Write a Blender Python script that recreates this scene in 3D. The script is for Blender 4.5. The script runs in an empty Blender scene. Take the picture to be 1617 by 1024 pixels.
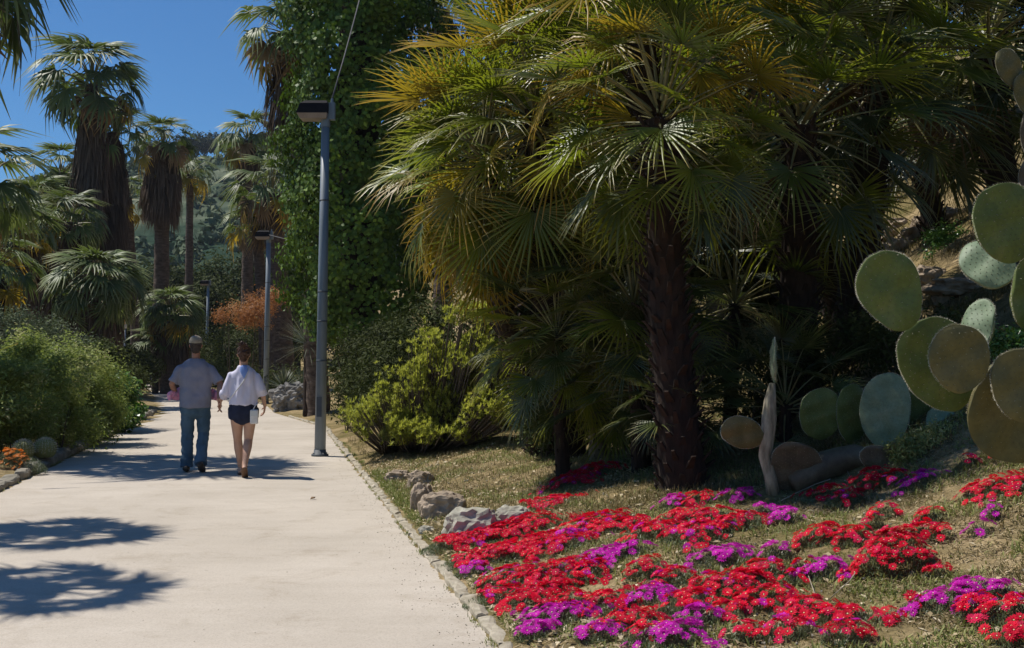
import bpy, bmesh, math, random
import numpy as np
from mathutils import Vector, Matrix, noise, Quaternion

random.seed(7)
rng = np.random.default_rng(7)
sc = bpy.context.scene
C = sc.collection
R = math.radians

# ------------------------------------------------------------------ camera, light, exposure
CAM_H = 1.5
F = 1750.0                      # focal length in photograph pixels (1617 wide)
PITCH = math.atan(53 / F)
cd = bpy.data.cameras.new('camera')
cd.sensor_width = 36.0
cd.lens = 36.0 * F / 1617.0
cd.clip_start = 0.05
cd.clip_end = 3000
cam = bpy.data.objects.new('camera', cd)
C.objects.link(cam)
cam.location = (0, 0, CAM_H)
cam.rotation_euler = (math.pi / 2 + PITCH, 0, 0)
sc.camera = cam

SUN_EL = R(59)
SUN_AZ = R(22)                  # ahead of due left
SUN = Vector((-math.cos(SUN_EL) * math.cos(SUN_AZ), math.cos(SUN_EL) * math.sin(SUN_AZ), math.sin(SUN_EL)))
ld = bpy.data.lights.new('sun', 'SUN')
ld.energy = 5.0
ld.angle = R(0.55)
ld.color = (1.0, 0.955, 0.88)
sun = bpy.data.objects.new('sun', ld)
C.objects.link(sun)
sun.rotation_euler = SUN.to_track_quat('Z', 'Y').to_euler()
sun.location = SUN * 60

w = bpy.data.worlds.new('World')
sc.world = w
w.use_nodes = True
nt = w.node_tree
sky = nt.nodes.new('ShaderNodeTexSky')
sky.sky_type = 'NISHITA'
sky.sun_disc = False
sky.sun_elevation = SUN_EL
sky.sun_rotation = math.atan2(SUN.x, SUN.y)
sky.altitude = 0
sky.air_density = 1.0
sky.dust_density = 0.0
sky.ozone_density = 8.0
bgn = nt.nodes['Background']
tint = nt.nodes.new('ShaderNodeMix')
tint.data_type = 'RGBA'; tint.blend_type = 'MULTIPLY'
tint.inputs[0].default_value = 1.0
tint.inputs[7].default_value = (0.64, 1.02, 1.24, 1)      # the photograph's deep clear blue
nt.links.new(sky.outputs[0], tint.inputs[6])
nt.links.new(tint.outputs[2], bgn.inputs[0])
bgn.inputs[1].default_value = 0.075

sc.view_settings.view_transform = 'Standard'
sc.view_settings.look = 'None'
sc.view_settings.exposure = 0.0
sc.view_settings.gamma = 1.0
sc.view_settings.use_curve_mapping = False
sc.render.engine = 'CYCLES'
sc.cycles.use_denoising = True
sc.cycles.max_bounces = 6
sc.cycles.diffuse_bounces = 3
sc.cycles.glossy_bounces = 2
sc.cycles.transmission_bounces = 4
sc.cycles.volume_bounces = 0

# ------------------------------------------------------------------ materials
def newmat(name):
    m = bpy.data.materials.new(name)
    m.use_nodes = True
    t = m.node_tree
    return m, t, t.nodes['Principled BSDF'], t.nodes['Material Output']

def ramp(t, stops, src=None):
    n = t.nodes.new('ShaderNodeValToRGB')
    e = n.color_ramp.elements
    while len(e) < len(stops):
        e.new(0.5)
    for i, (p, c) in enumerate(stops):
        e[i].position = p
        e[i].color = (*c, 1)
    if src is not None:
        t.links.new(src, n.inputs[0])
    return n

def noise_node(t, scale, detail=4, rough=0.55, coord='Object', dist=0.0, vec=None):
    n = t.nodes.new('ShaderNodeTexNoise')
    n.inputs['Scale'].default_value = scale
    n.inputs['Detail'].default_value = detail
    n.inputs['Roughness'].default_value = rough
    n.inputs['Distortion'].default_value = dist
    if vec is None:
        tc = t.nodes.new('ShaderNodeTexCoord')
        vec = tc.outputs[coord]
    t.links.new(vec, n.inputs['Vector'])
    return n

def mixc(t, fac, a, b, mode='MIX'):
    n = t.nodes.new('ShaderNodeMix')
    n.data_type = 'RGBA'
    n.blend_type = mode
    for sock, v in ((n.inputs[0], fac), (n.inputs[6], a), (n.inputs[7], b)):
        if hasattr(v, 'is_output'):
            t.links.new(v, sock)
        else:
            sock.default_value = v if not isinstance(v, tuple) else (*v, 1)
    return n.outputs[2]

def bump(t, b, height, strength=0.4, dist=0.02):
    n = t.nodes.new('ShaderNodeBump')
    n.inputs['Strength'].default_value = strength
    n.inputs['Distance'].default_value = dist
    t.links.new(height, n.inputs['Height'])
    t.links.new(n.outputs[0], b.inputs['Normal'])

def leafmat(name, stops, rough=0.45, transl=0.25, tcol=(0.25, 0.32, 0.04), spec=0.4, objvar=0.35):
    """foliage: colour from the leaf's own 'v' value, varied per object, some light passing through"""
    m, t, b, out = newmat(name)
    at = t.nodes.new('ShaderNodeAttribute')
    at.attribute_name = 'v'
    rp = ramp(t, stops, at.outputs['Fac'])
    oi = t.nodes.new('ShaderNodeObjectInfo')
    mr = t.nodes.new('ShaderNodeMapRange')
    mr.inputs[3].default_value = 1 - objvar
    mr.inputs[4].default_value = 1 + objvar
    t.links.new(oi.outputs['Random'], mr.inputs[0])
    hs = t.nodes.new('ShaderNodeHueSaturation')
    t.links.new(rp.outputs[0], hs.inputs['Color'])
    t.links.new(mr.outputs[0], hs.inputs['Value'])
    t.links.new(hs.outputs[0], b.inputs['Base Color'])
    b.inputs['Roughness'].default_value = rough
    b.inputs['Specular IOR Level'].default_value = spec
    if transl > 0:
        tr = t.nodes.new('ShaderNodeBsdfTranslucent')
        c = mixc(t, 0.5, hs.outputs[0], tcol)
        t.links.new(c, tr.inputs[0])
        mx = t.nodes.new('ShaderNodeMixShader')
        mx.inputs[0].default_value = transl
        t.links.new(b.outputs[0], mx.inputs[1])
        t.links.new(tr.outputs[0], mx.inputs[2])
        t.links.new(mx.outputs[0], out.inputs['Surface'])
    return m

def solid(name, c1, c2=None, scale=8, rough=0.8, bstr=0.0, bdist=0.02, metal=0.0, stretch=None, spec=0.3, lo=0.3, hi=0.7, detail=5):
    m, t, b, out = newmat(name)
    vec = None
    if stretch:
        tc = t.nodes.new('ShaderNodeTexCoord')
        mp = t.nodes.new('ShaderNodeMapping')
        mp.inputs['Scale'].default_value = stretch
        t.links.new(tc.outputs['Object'], mp.inputs[0])
        vec = mp.outputs[0]
    n = noise_node(t, scale, detail, vec=vec)
    r_ = ramp(t, [(lo, c1), (hi, c2 or c1)], n.outputs['Fac'])
    t.links.new(r_.outputs[0], b.inputs['Base Color'])
    b.inputs['Roughness'].default_value = rough
    b.inputs['Metallic'].default_value = metal
    b.inputs['Specular IOR Level'].default_value = spec
    if bstr:
        bump(t, b, n.outputs['Fac'], bstr, bdist)
    return m

M = {}
# path: compacted pale sandy surface
def path_material():
    m, t, b, out = newmat('path_sand')
    big = noise_node(t, 0.5, 5, 0.6)
    tc = t.nodes.new('ShaderNodeTexCoord')
    mp = t.nodes.new('ShaderNodeMapping')
    mp.inputs['Scale'].default_value = (0.8, 3.2, 1)
    mp.inputs['Rotation'].default_value = (0, 0, R(-6))
    t.links.new(tc.outputs['Object'], mp.inputs[0])
    st = noise_node(t, 1.1, 6, 0.65, vec=mp.outputs[0])
    fine = noise_node(t, 90, 3, 0.7)
    c = ramp(t, [(0.3, (0.465, 0.41, 0.34)), (0.7, (0.575, 0.51, 0.43))], big.outputs['Fac']).outputs[0]
    c2 = ramp(t, [(0.3, (0.91, 0.90, 0.885)), (0.62, (1.0, 1.0, 1.0))], st.outputs['Fac']).outputs[0]
    c = mixc(t, 0.75, c, c2, 'MULTIPLY')
    c3 = ramp(t, [(0.3, (0.78, 0.76, 0.73)), (0.52, (1, 1, 1)), (0.75, (1.08, 1.07, 1.05))], fine.outputs['Fac']).outputs[0]
    c = mixc(t, 0.8, c, c3, 'MULTIPLY')
    vo = t.nodes.new('ShaderNodeTexVoronoi')
    vo.inputs['Scale'].default_value = 14
    t.links.new(tc.outputs['Object'], vo.inputs['Vector'])
    spk = ramp(t, [(0.0, (0.45, 0.42, 0.38)), (0.10, (1, 1, 1))], vo.outputs['Distance']).outputs[0]
    c = mixc(t, 0.6, c, spk, 'MULTIPLY')
    pt = noise_node(t, 1.7, 8, 0.72, dist=0.6)
    c4 = ramp(t, [(0.34, (0.86, 0.84, 0.81)), (0.47, (1, 1, 1))], pt.outputs['Fac']).outputs[0]
    c = mixc(t, 0.9, c, c4, 'MULTIPLY')
    t.links.new(c, b.inputs['Base Color'])
    b.inputs['Roughness'].default_value = 0.95
    b.inputs['Specular IOR Level'].default_value = 0.1
    bump(t, b, fine.outputs['Fac'], 0.35, 0.006)
    return m
M['path'] = path_material()

def ground_material():
    m, t, b, out = newmat('bed_soil')
    big = noise_node(t, 0.9, 6, 0.65)
    mid = noise_node(t, 9, 6, 0.7)
    fine = noise_node(t, 60, 4, 0.7)
    c = ramp(t, [(0.30, (0.13, 0.12, 0.05)), (0.45, (0.22, 0.18, 0.09)), (0.6, (0.38, 0.30, 0.18)), (0.8, (0.50, 0.41, 0.27))], big.outputs['Fac']).outputs[0]
    d = ramp(t, [(0.3, (0.42, 0.42, 0.38)), (0.6, (1.1, 1.05, 1.0))], mid.outputs['Fac']).outputs[0]
    c = mixc(t, 0.8, c, d, 'MULTIPLY')
    e = ramp(t, [(0.3, (0.5, 0.5, 0.48)), (0.6, (1.2, 1.15, 1.05))], fine.outputs['Fac']).outputs[0]
    c = mixc(t, 0.7, c, e, 'MULTIPLY')
    t.links.new(c, b.inputs['Base Color'])
    b.inputs['Roughness'].default_value = 1.0
    b.inputs['Specular IOR Level'].default_value = 0.05
    bump(t, b, mid.outputs['Fac'], 0.9, 0.05)
    return m
M['ground'] = ground_material()

def hill_material():
    m, t, b, out = newmat('hill_grass')
    big = noise_node(t, 0.035, 6, 0.6, dist=0.8)
    mid = noise_node(t, 0.45, 9, 0.8)
    c = ramp(t, [(0.38, (0.035, 0.06, 0.04)), (0.54, (0.075, 0.10, 0.065)), (0.68, (0.17, 0.185, 0.125))], big.outputs['Fac']).outputs[0]
    d = ramp(t, [(0.35, (0.45, 0.5, 0.5)), (0.6, (1.1, 1.1, 1.1))], mid.outputs['Fac']).outputs[0]
    c = mixc(t, 0.8, c, d, 'MULTIPLY')
    t.links.new(c, b.inputs['Base Color'])
    b.inputs['Roughness'].default_value = 1.0
    b.inputs['Specular IOR Level'].default_value = 0.0
    return m
M['hill'] = hill_material()

M['kerb'] = solid('kerb_stone', (0.25, 0.215, 0.15), (0.50, 0.44, 0.34), 14, 0.95, 0.7, 0.01, detail=8)
M['kerb_rough'] = solid('rough_kerb_stone', (0.16, 0.145, 0.11), (0.36, 0.32, 0.25), 7, 0.95, 0.9, 0.02, detail=8)
M['rock_pink'] = solid('pink_rock', (0.19, 0.145, 0.10), (0.48, 0.38, 0.28), 9, 0.95, 1.0, 0.03, detail=9)
M['rock_grey'] = solid('grey_rock', (0.22, 0.205, 0.16), (0.50, 0.47, 0.38), 9, 0.9, 0.8, 0.02, detail=9)
M['rock_dark'] = solid('dark_rock', (0.06, 0.055, 0.05), (0.38, 0.36, 0.33), 4, 0.95, 1.0, 0.05, detail=10)

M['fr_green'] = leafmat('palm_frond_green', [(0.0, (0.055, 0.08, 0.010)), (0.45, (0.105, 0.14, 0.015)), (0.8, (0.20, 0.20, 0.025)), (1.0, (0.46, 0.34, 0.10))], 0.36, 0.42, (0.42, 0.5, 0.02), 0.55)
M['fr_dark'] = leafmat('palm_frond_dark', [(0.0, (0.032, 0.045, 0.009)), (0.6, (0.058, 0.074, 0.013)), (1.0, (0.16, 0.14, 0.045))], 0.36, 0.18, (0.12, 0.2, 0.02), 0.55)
M['fr_gold'] = leafmat('palm_frond_gold', [(0.0, (0.14, 0.135, 0.012)), (0.5, (0.27, 0.20, 0.015)), (0.85, (0.45, 0.27, 0.03)), (1.0, (0.56, 0.42, 0.16))], 0.42, 0.4, (0.62, 0.45, 0.03), 0.5)
M['fr_brown'] = leafmat('palm_frond_dead', [(0.0, (0.11, 0.065, 0.03)), (1.0, (0.27, 0.18, 0.10))], 0.8, 0.15, (0.3, 0.18, 0.08), 0.2)
M['fr_wash'] = leafmat('washingtonia_frond', [(0.0, (0.045, 0.075, 0.02)), (0.5, (0.08, 0.12, 0.03)), (0.85, (0.16, 0.19, 0.07)), (1.0, (0.30, 0.29, 0.15))], 0.5, 0.28, (0.22, 0.3, 0.04), 0.38)
M['fr_blue'] = leafmat('yucca_blue', [(0.0, (0.07, 0.10, 0.06)), (0.6, (0.14, 0.17, 0.11)), (1.0, (0.38, 0.33, 0.22))], 0.5, 0.12, (0.2, 0.25, 0.1), 0.4)
M['petiole'] = solid('palm_petiole', (0.14, 0.13, 0.04), (0.26, 0.23, 0.10), 6, 0.5, spec=0.5)
M['trunk'] = solid('palm_trunk', (0.012, 0.008, 0.006), (0.048, 0.029, 0.018), 16, 0.95, 0.9, 0.02, stretch=(1, 1, 0.35))
M['trunk_wash'] = solid('washingtonia_trunk', (0.05, 0.035, 0.028), (0.15, 0.11, 0.085), 5, 0.95, 0.8, 0.04, stretch=(1, 1, 2.5))
M['trunk_pale'] = solid('thin_trunk', (0.11, 0.085, 0.05), (0.24, 0.19, 0.12), 14, 0.9, 0.6, 0.01)
M['bark'] = solid('tree_bark', (0.045, 0.033, 0.025), (0.14, 0.11, 0.085), 9, 0.95, 0.8, 0.03, stretch=(1, 1, 0.3))
M['skirt'] = leafmat('dead_skirt', [(0.0, (0.05, 0.035, 0.026)), (0.5, (0.10, 0.068, 0.048)), (1.0, (0.19, 0.135, 0.095))], 0.9, 0.05, (0.2, 0.14, 0.08), 0.1, 0.15)
M['ivy'] = leafmat('ivy_leaf', [(0.0, (0.035, 0.065, 0.008)), (0.6, (0.09, 0.155, 0.017)), (1.0, (0.23, 0.34, 0.04))], 0.55, 0.12, (0.25, 0.4, 0.02), 0.25, 0.0)
M['shrub_fine'] = leafmat('fine_shrub_leaf', [(0.0, (0.13, 0.17, 0.04)), (0.45, (0.26, 0.33, 0.08)), (0.8, (0.42, 0.46, 0.14)), (1.0, (0.56, 0.50, 0.26))], 0.6, 0.38, (0.28, 0.36, 0.06), 0.2, 0.12)
M['shrub_grey'] = leafmat('grey_shrub_leaf', [(0.0, (0.07, 0.10, 0.045)), (0.6, (0.13, 0.17, 0.09)), (1.0, (0.26, 0.27, 0.18))], 0.7, 0.15, (0.2, 0.25, 0.1), 0.2, 0.12)
M['shrub_broad'] = leafmat('broad_leaf', [(0.0, (0.035, 0.085, 0.015)), (0.6, (0.065, 0.15, 0.025)), (1.0, (0.15, 0.27, 0.05))], 0.35, 0.25, (0.2, 0.4, 0.03), 0.5, 0.1)
M['euph'] = leafmat('yellow_green_leaf', [(0.0, (0.13, 0.16, 0.035)), (0.5, (0.32, 0.35, 0.075)), (0.85, (0.50, 0.50, 0.12)), (1.0, (0.55, 0.36, 0.14))], 0.5, 0.5, (0.6, 0.62, 0.05), 0.35, 0.1)
M['tree_dark'] = leafmat('dark_tree_leaf', [(0.0, (0.026, 0.034, 0.009)), (0.6, (0.048, 0.058, 0.015)), (1.0, (0.085, 0.095, 0.028))], 0.75, 0.12, (0.1, 0.15, 0.03), 0.12, 0.15)
M['tree_mid'] = leafmat('mid_tree_leaf', [(0.0, (0.05, 0.065, 0.02)), (0.6, (0.08, 0.10, 0.03)), (1.0, (0.13, 0.145, 0.05))], 0.8, 0.12, (0.1, 0.15, 0.03), 0.1, 0.15)
M['pine'] = leafmat('pine_needles', [(0.0, (0.025, 0.045, 0.03)), (1.0, (0.06, 0.085, 0.05))], 0.7, 0.08, (0.1, 0.15, 0.05), 0.2, 0.15)
M['scrub'] = leafmat('hill_scrub_leaf', [(0.0, (0.035, 0.06, 0.035)), (0.6, (0.075, 0.11, 0.06)), (1.0, (0.17, 0.19, 0.11))], 0.8, 0.05, (0.1, 0.15, 0.05), 0.1, 0.0)
M['rust'] = leafmat('rusty_leaf', [(0.0, (0.24, 0.11, 0.045)), (0.7, (0.46, 0.22, 0.09)), (1.0, (0.40, 0.30, 0.13))], 0.6, 0.3, (0.6, 0.25, 0.05), 0.2, 0.1)
M['litter'] = leafmat('dry_straw', [(0.0, (0.14, 0.10, 0.055)), (0.35, (0.32, 0.24, 0.13)), (0.75, (0.54, 0.43, 0.26)), (1.0, (0.70, 0.60, 0.42))], 0.8, 0.1, (0.5, 0.4, 0.2), 0.2, 0.0)
M['weed'] = leafmat('low_green', [(0.0, (0.07, 0.10, 0.025)), (0.45, (0.19, 0.22, 0.06)), (0.8, (0.36, 0.36, 0.12)), (1.0, (0.58, 0.5, 0.27))], 0.6, 0.2, (0.3, 0.35, 0.06), 0.25, 0.0)
M['drygrass'] = leafmat('dry_olive_grass', [(0.0, (0.10, 0.085, 0.035)), (0.45, (0.19, 0.155, 0.068)), (0.8, (0.31, 0.235, 0.12)), (1.0, (0.46, 0.36, 0.22))], 0.7, 0.15, (0.3, 0.3, 0.08), 0.15, 0.0)
M['iceleaf'] = leafmat('ice_plant_leaf', [(0.0, (0.06, 0.085, 0.035)), (0.6, (0.12, 0.155, 0.07)), (1.0, (0.28, 0.30, 0.17))], 0.4, 0.12, (0.2, 0.25, 0.06), 0.4, 0.1)
def petal(name, a, b, tc):
    return leafmat(name, [(0.0, a), (1.0, b)], 0.6, 0.3, tc, 0.15, 0.25)
M['red'] = petal('red_petal', (0.60, 0.003, 0.024), (0.74, 0.005, 0.045), (0.95, 0.005, 0.03))
M['crimson'] = petal('crimson_petal', (0.55, 0.006, 0.06), (0.68, 0.015, 0.09), (0.85, 0.01, 0.08))
M['magenta'] = petal('magenta_petal', (0.50, 0.008, 0.36), (0.64, 0.02, 0.46), (0.85, 0.02, 0.6))
M['orangep'] = petal('orange_petal', (0.62, 0.14, 0.02), (0.66, 0.24, 0.03), (0.9, 0.3, 0.03))
M['stamen'] = solid('stamens', (0.8, 0.62, 0.25), (0.85, 0.8, 0.6), 30, 0.6)
def pad_material(name, a, b, c):
    m, t, bb, out = newmat(name)
    n = noise_node(t, 7, 5, 0.6)
    n2 = noise_node(t, 60, 3, 0.6)
    col = ramp(t, [(0.32, a), (0.55, b), (0.78, c)], n.outputs['Fac']).outputs[0]
    d = ramp(t, [(0.3, (0.8, 0.8, 0.78)), (0.6, (1.05, 1.05, 1.05))], n2.outputs['Fac']).outputs[0]
    col = mixc(t, 0.7, col, d, 'MULTIPLY')
    t.links.new(col, bb.inputs['Base Color'])
    bb.inputs['Roughness'].default_value = 0.55
    bb.inputs['Specular IOR Level'].default_value = 0.3
    bump(t, bb, n2.outputs['Fac'], 0.25, 0.004)
    return m
M['pad'] = pad_material('cactus_pad_green', (0.09, 0.12, 0.028), (0.125, 0.16, 0.042), (0.19, 0.19, 0.07))
M['pad_pale'] = pad_material('cactus_pad_pale', (0.13, 0.18, 0.10), (0.20, 0.255, 0.15), (0.28, 0.32, 0.20))
M['pad_old'] = pad_material('cactus_pad_old', (0.08, 0.06, 0.04), (0.13, 0.105, 0.065), (0.20, 0.17, 0.11))
M['pad_olive'] = pad_material('cactus_pad_olive', (0.10, 0.095, 0.038), (0.15, 0.13, 0.05), (0.20, 0.165, 0.07))
M['barrel'] = pad_material('barrel_cactus_skin', (0.20, 0.20, 0.06), (0.28, 0.27, 0.09), (0.38, 0.34, 0.13))
M['wood_cactus'] = solid('cactus_wood', (0.08, 0.068, 0.04), (0.48, 0.42, 0.29), 22, 0.85, 0.8, 0.02, stretch=(1, 1, 0.25))
M['spine'] = solid('cactus_spine', (0.62, 0.57, 0.42), (0.8, 0.74, 0.58), 20, 0.6)
M['areole'] = solid('cactus_areole', (0.10, 0.10, 0.05), (0.17, 0.16, 0.08), 20, 0.8)
M['pole'] = solid('painted_pole', (0.135, 0.165, 0.185), (0.20, 0.235, 0.26), 3, 0.45, 0.1, 0.005, stretch=(3, 3, 0.4), spec=0.5)
M['pole_band'] = solid('pole_band', (0.07, 0.08, 0.09), (0.1, 0.11, 0.12), 6, 0.6)
M['lamp_black'] = solid('lamp_hood', (0.008, 0.007, 0.009), (0.014, 0.012, 0.014), 6, 0.75, spec=0.15)
M['lamp_glass'] = solid('lamp_lens', (0.20, 0.15, 0.12), (0.28, 0.22, 0.18), 6, 0.35, spec=0.6)
M['wire'] = solid('cable', (0.10, 0.095, 0.09), None, 6, 0.8)
M['skin'] = solid('skin', (0.50, 0.28, 0.185), (0.58, 0.35, 0.24), 9, 0.55, spec=0.35)
M['skin_m'] = solid('tanned_skin', (0.34, 0.165, 0.10), (0.42, 0.22, 0.14), 9, 0.55, spec=0.35)
M['hair'] = solid('brown_hair', (0.03, 0.014, 0.009), (0.085, 0.04, 0.022), 40, 0.55, 0.5, 0.004, stretch=(1, 1, 0.3))
M['hair_m'] = solid('dark_hair', (0.025, 0.018, 0.014), (0.06, 0.045, 0.035), 40, 0.65, 0.4, 0.003)
M['tshirt'] = solid('grey_lavender_cotton', (0.195, 0.20, 0.25), (0.255, 0.26, 0.315), 5, 0.9, 0.3, 0.01)
M['blouse'] = solid('white_blouse', (0.60, 0.575, 0.70), (0.70, 0.675, 0.78), 5, 0.9, 0.3, 0.01)
M['jeans'] = solid('blue_jeans', (0.035, 0.075, 0.115), (0.10, 0.17, 0.235), 6, 0.9, 0.4, 0.01, stretch=(1, 1, 0.4))
M['shorts'] = solid('navy_shorts', (0.010, 0.014, 0.034), (0.022, 0.03, 0.062), 12, 0.9)
M['cap'] = solid('beige_cap', (0.24, 0.21, 0.155), (0.34, 0.30, 0.23), 12, 0.9)
M['shoe'] = solid('brown_shoe', (0.045, 0.03, 0.02), (0.08, 0.055, 0.04), 12, 0.6)
M['sandal'] = solid('tan_sandal', (0.13, 0.07, 0.04), None, 12, 0.6)
M['pink'] = solid('pink_fabric', (0.72, 0.22, 0.38), (0.8, 0.42, 0.52), 22, 0.8)
M['bluecloth'] = solid('pale_blue_scarf', (0.18, 0.28, 0.6), (0.26, 0.38, 0.7), 12, 0.8)
M['bag'] = solid('white_bag', (0.62, 0.6, 0.58), (0.75, 0.74, 0.72), 12, 0.5)
M['eye'] = solid('eye', (0.7, 0.7, 0.68), None, 5, 0.2)
M['car'] = solid('car_paint', (0.02, 0.03, 0.05), (0.025, 0.036, 0.06), 2, 0.25, spec=0.6)
M['carglass'] = solid('car_glass', (0.02, 0.03, 0.035), None, 2, 0.08, spec=0.9)
M['tyre'] = solid('tyre', (0.02, 0.02, 0.02), None, 2, 0.85)
M['taillight'] = solid('tail_light', (0.35, 0.02, 0.02), None, 2, 0.3)
M['steel'] = solid('steel', (0.4, 0.4, 0.4), None, 2, 0.4, metal=0.8)
M['plate'] = solid('blank_white', (0.7, 0.7, 0.68), None, 2, 0.5)
M['white_post'] = solid('white_tip', (0.6, 0.62, 0.62), None, 2, 0.5)

# ------------------------------------------------------------------ object helpers
def tag(o, label=None, cat=None, group=None, kind=None, category=None):
    cat = cat or category
    if label: o['label'] = label
    if cat: o['category'] = cat
    if group: o['group'] = group
    if kind: o['kind'] = kind
    return o

def link(o, parent=None):
    C.objects.link(o)
    if parent: o.parent = parent
    return o

def empty(name, loc=(0, 0, 0), rz=0.0, **kw):
    o = bpy.data.objects.new(name, None)
    o.empty_display_size = 0.1
    o.location = loc
    o.rotation_euler = (0, 0, rz)
    link(o)
    return tag(o, **kw)

def mesh_np(name, verts, faces, mats, v=None, smooth=False, midx=None):
    """faces: (n,k) int array"""
    verts = np.asarray(verts, dtype=np.float32).reshape(-1, 3)
    faces = np.asarray(faces, dtype=np.int32)
    me = bpy.data.meshes.new(name)
    n, k = faces.shape
    me.vertices.add(len(verts))
    me.vertices.foreach_set('co', verts.ravel())
    me.loops.add(n * k)
    me.loops.foreach_set('vertex_index', faces.ravel())
    me.polygons.add(n)
    me.polygons.foreach_set('loop_start', np.arange(0, n * k, k, dtype=np.int32))
    me.polygons.foreach_set('loop_total', np.full(n, k, dtype=np.int32))
    if smooth:
        me.polygons.foreach_set('use_smooth', np.ones(n, dtype=bool))
    for m in (mats if isinstance(mats, (list, tuple)) else [mats]):
        me.materials.append(m)
    if midx is not None:
        me.polygons.foreach_set('material_index', np.asarray(midx, dtype=np.int32))
    me.update(calc_edges=True)
    if v is not None:
        v = np.asarray(v, dtype=np.float32)
        dom = 'POINT' if len(v) == len(verts) else 'FACE'
        a = me.attributes.new('v', 'FLOAT', dom)
        a.data.foreach_set('value', v)
    me.validate()
    return me

def ob(name, me, parent=None, **kw):
    o = bpy.data.objects.new(name, me)
    link(o, parent)
    return tag(o, **kw)

class MB:
    """collects shapes into one mesh"""
    def __init__(s):
        s.v, s.f, s.m, s.n = [], [], [], 0
    def add(s, verts, faces, mi=0):
        s.v.extend([tuple(p) for p in verts])
        s.f.extend([tuple(i + s.n for i in f) for f in faces])
        s.m.extend([mi] * len(faces))
        s.n += len(verts)
    def box(s, c, d, rot=None, mi=0, taper=1.0):
        vs = []
        for z in (-1, 1):
            k = taper if z > 0 else 1
            for x, y in ((-1, -1), (1, -1), (1, 1), (-1, 1)):
                p = Vector((x * d[0] / 2 * k, y * d[1] / 2 * k, z * d[2] / 2))
                if rot is not None: p = rot @ p
                vs.append(p + Vector(c))
        s.add(vs, [(0, 3, 2, 1), (4, 5, 6, 7), (0, 1, 5, 4), (1, 2, 6, 5), (2, 3, 7, 6), (3, 0, 4, 7)], mi)
    def tube(s, pts, rs, n=12, mi=0, side=None, cap=True, rnd=False):
        pts = [Vector(p) for p in pts]
        if not isinstance(rs, (list, tuple)): rs = [rs] * len(pts)
        rs = [(r, r) if not isinstance(r, (tuple, list)) else r for r in rs]
        if rnd:                                    # rounded ends
            t0 = (pts[0] - pts[1]).normalized(); t1 = (pts[-1] - pts[-2]).normalized()
            r0, r1 = rs[0], rs[-1]; m0 = sum(r0) / 2; m1 = sum(r1) / 2
            pre = [(pts[0] + t0 * m0 * math.sin(a), (r0[0] * math.cos(a), r0[1] * math.cos(a))) for a in (R(80), R(52), R(26))]
            post = [(pts[-1] + t1 * m1 * math.sin(a), (r1[0] * math.cos(a), r1[1] * math.cos(a))) for a in (R(26), R(52), R(80))]
            pts = [p for p, _ in pre] + pts + [p for p, _ in post]
            rs = [r for _, r in pre] + list(rs) + [r for _, r in post]
        vs, fs = [], []
        prev = Vector(side) if side else None
        for i, p in enumerate(pts):
            a = pts[max(0, i - 1)]; b = pts[min(len(pts) - 1, i + 1)]
            t = (b - a)
            if t.length < 1e-9: t = Vector((0, 0, 1))
            t.normalize()
            if prev is None:
                prev = Vector((1, 0, 0)) if abs(t.x) < 0.9 else Vector((0, 1, 0))
            u = (prev - t * prev.dot(t))
            if u.length < 1e-6: u = t.orthogonal()
            u.normalize(); prev = u
            w_ = t.cross(u)
            for j in range(n):
                an = 2 * math.pi * j / n
                vs.append(p + u * math.cos(an) * rs[i][0] + w_ * math.sin(an) * rs[i][1])
        for i in range(len(pts) - 1):
            for j in range(n):
                k = (j + 1) % n
                fs.append((i * n + j, i * n + k, (i + 1) * n + k, (i + 1) * n + j))
        if cap:
            fs.append(tuple(range(n - 1, -1, -1)))
            fs.append(tuple((len(pts) - 1) * n + j for j in range(n)))
        s.add(vs, fs, mi)
    def mesh(s, name, mats, smooth=True):
        me = bpy.data.meshes.new(name)
        me.from_pydata(s.v, [], s.f)
        for m in (mats if isinstance(mats, (list, tuple)) else [mats]):
            me.materials.append(m)
        me.polygons.foreach_set('material_index', s.m)
        if smooth: me.polygons.foreach_set('use_smooth', [True] * len(s.f))
        me.update()
        return me
    def build(s, name, mats, parent=None, smooth=True, **kw):
        return ob(name, s.mesh(name, mats, smooth), parent, **kw)

def fused(name, mb, mat, voxel, wrinkle=0.0, wscale=9.0, smooth_it=3, stretch=(1, 1, 1)):
    """one continuous surface grown round the collected shapes"""
    me = mb.mesh('tmp', mat)
    o = bpy.data.objects.new('tmp', me)
    C.objects.link(o)
    md = o.modifiers.new('r', 'REMESH'); md.mode = 'VOXEL'; md.voxel_size = voxel
    if smooth_it:
        sm = o.modifiers.new('s', 'SMOOTH'); sm.factor = 0.5; sm.iterations = smooth_it
    dg = bpy.context.evaluated_depsgraph_get()
    res = bpy.data.meshes.new_from_object(o.evaluated_get(dg))
    bpy.data.objects.remove(o)
    bpy.data.meshes.remove(me)
    res.name = name
    if wrinkle:
        no_ = [v.normal.copy() for v in res.vertices]
        for v in res.vertices:
            p = Vector((v.co.x * wscale * stretch[0], v.co.y * wscale * stretch[1], v.co.z * wscale * stretch[2]))
            k = (noise.noise(p) + 0.35 * noise.noise(p * 2.1)) * wrinkle
            v.co += no_[v.index] * k
    res.materials.clear(); res.materials.append(mat)
    res.polygons.foreach_set('use_smooth', [True] * len(res.polygons))
    res.update()
    return res

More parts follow.
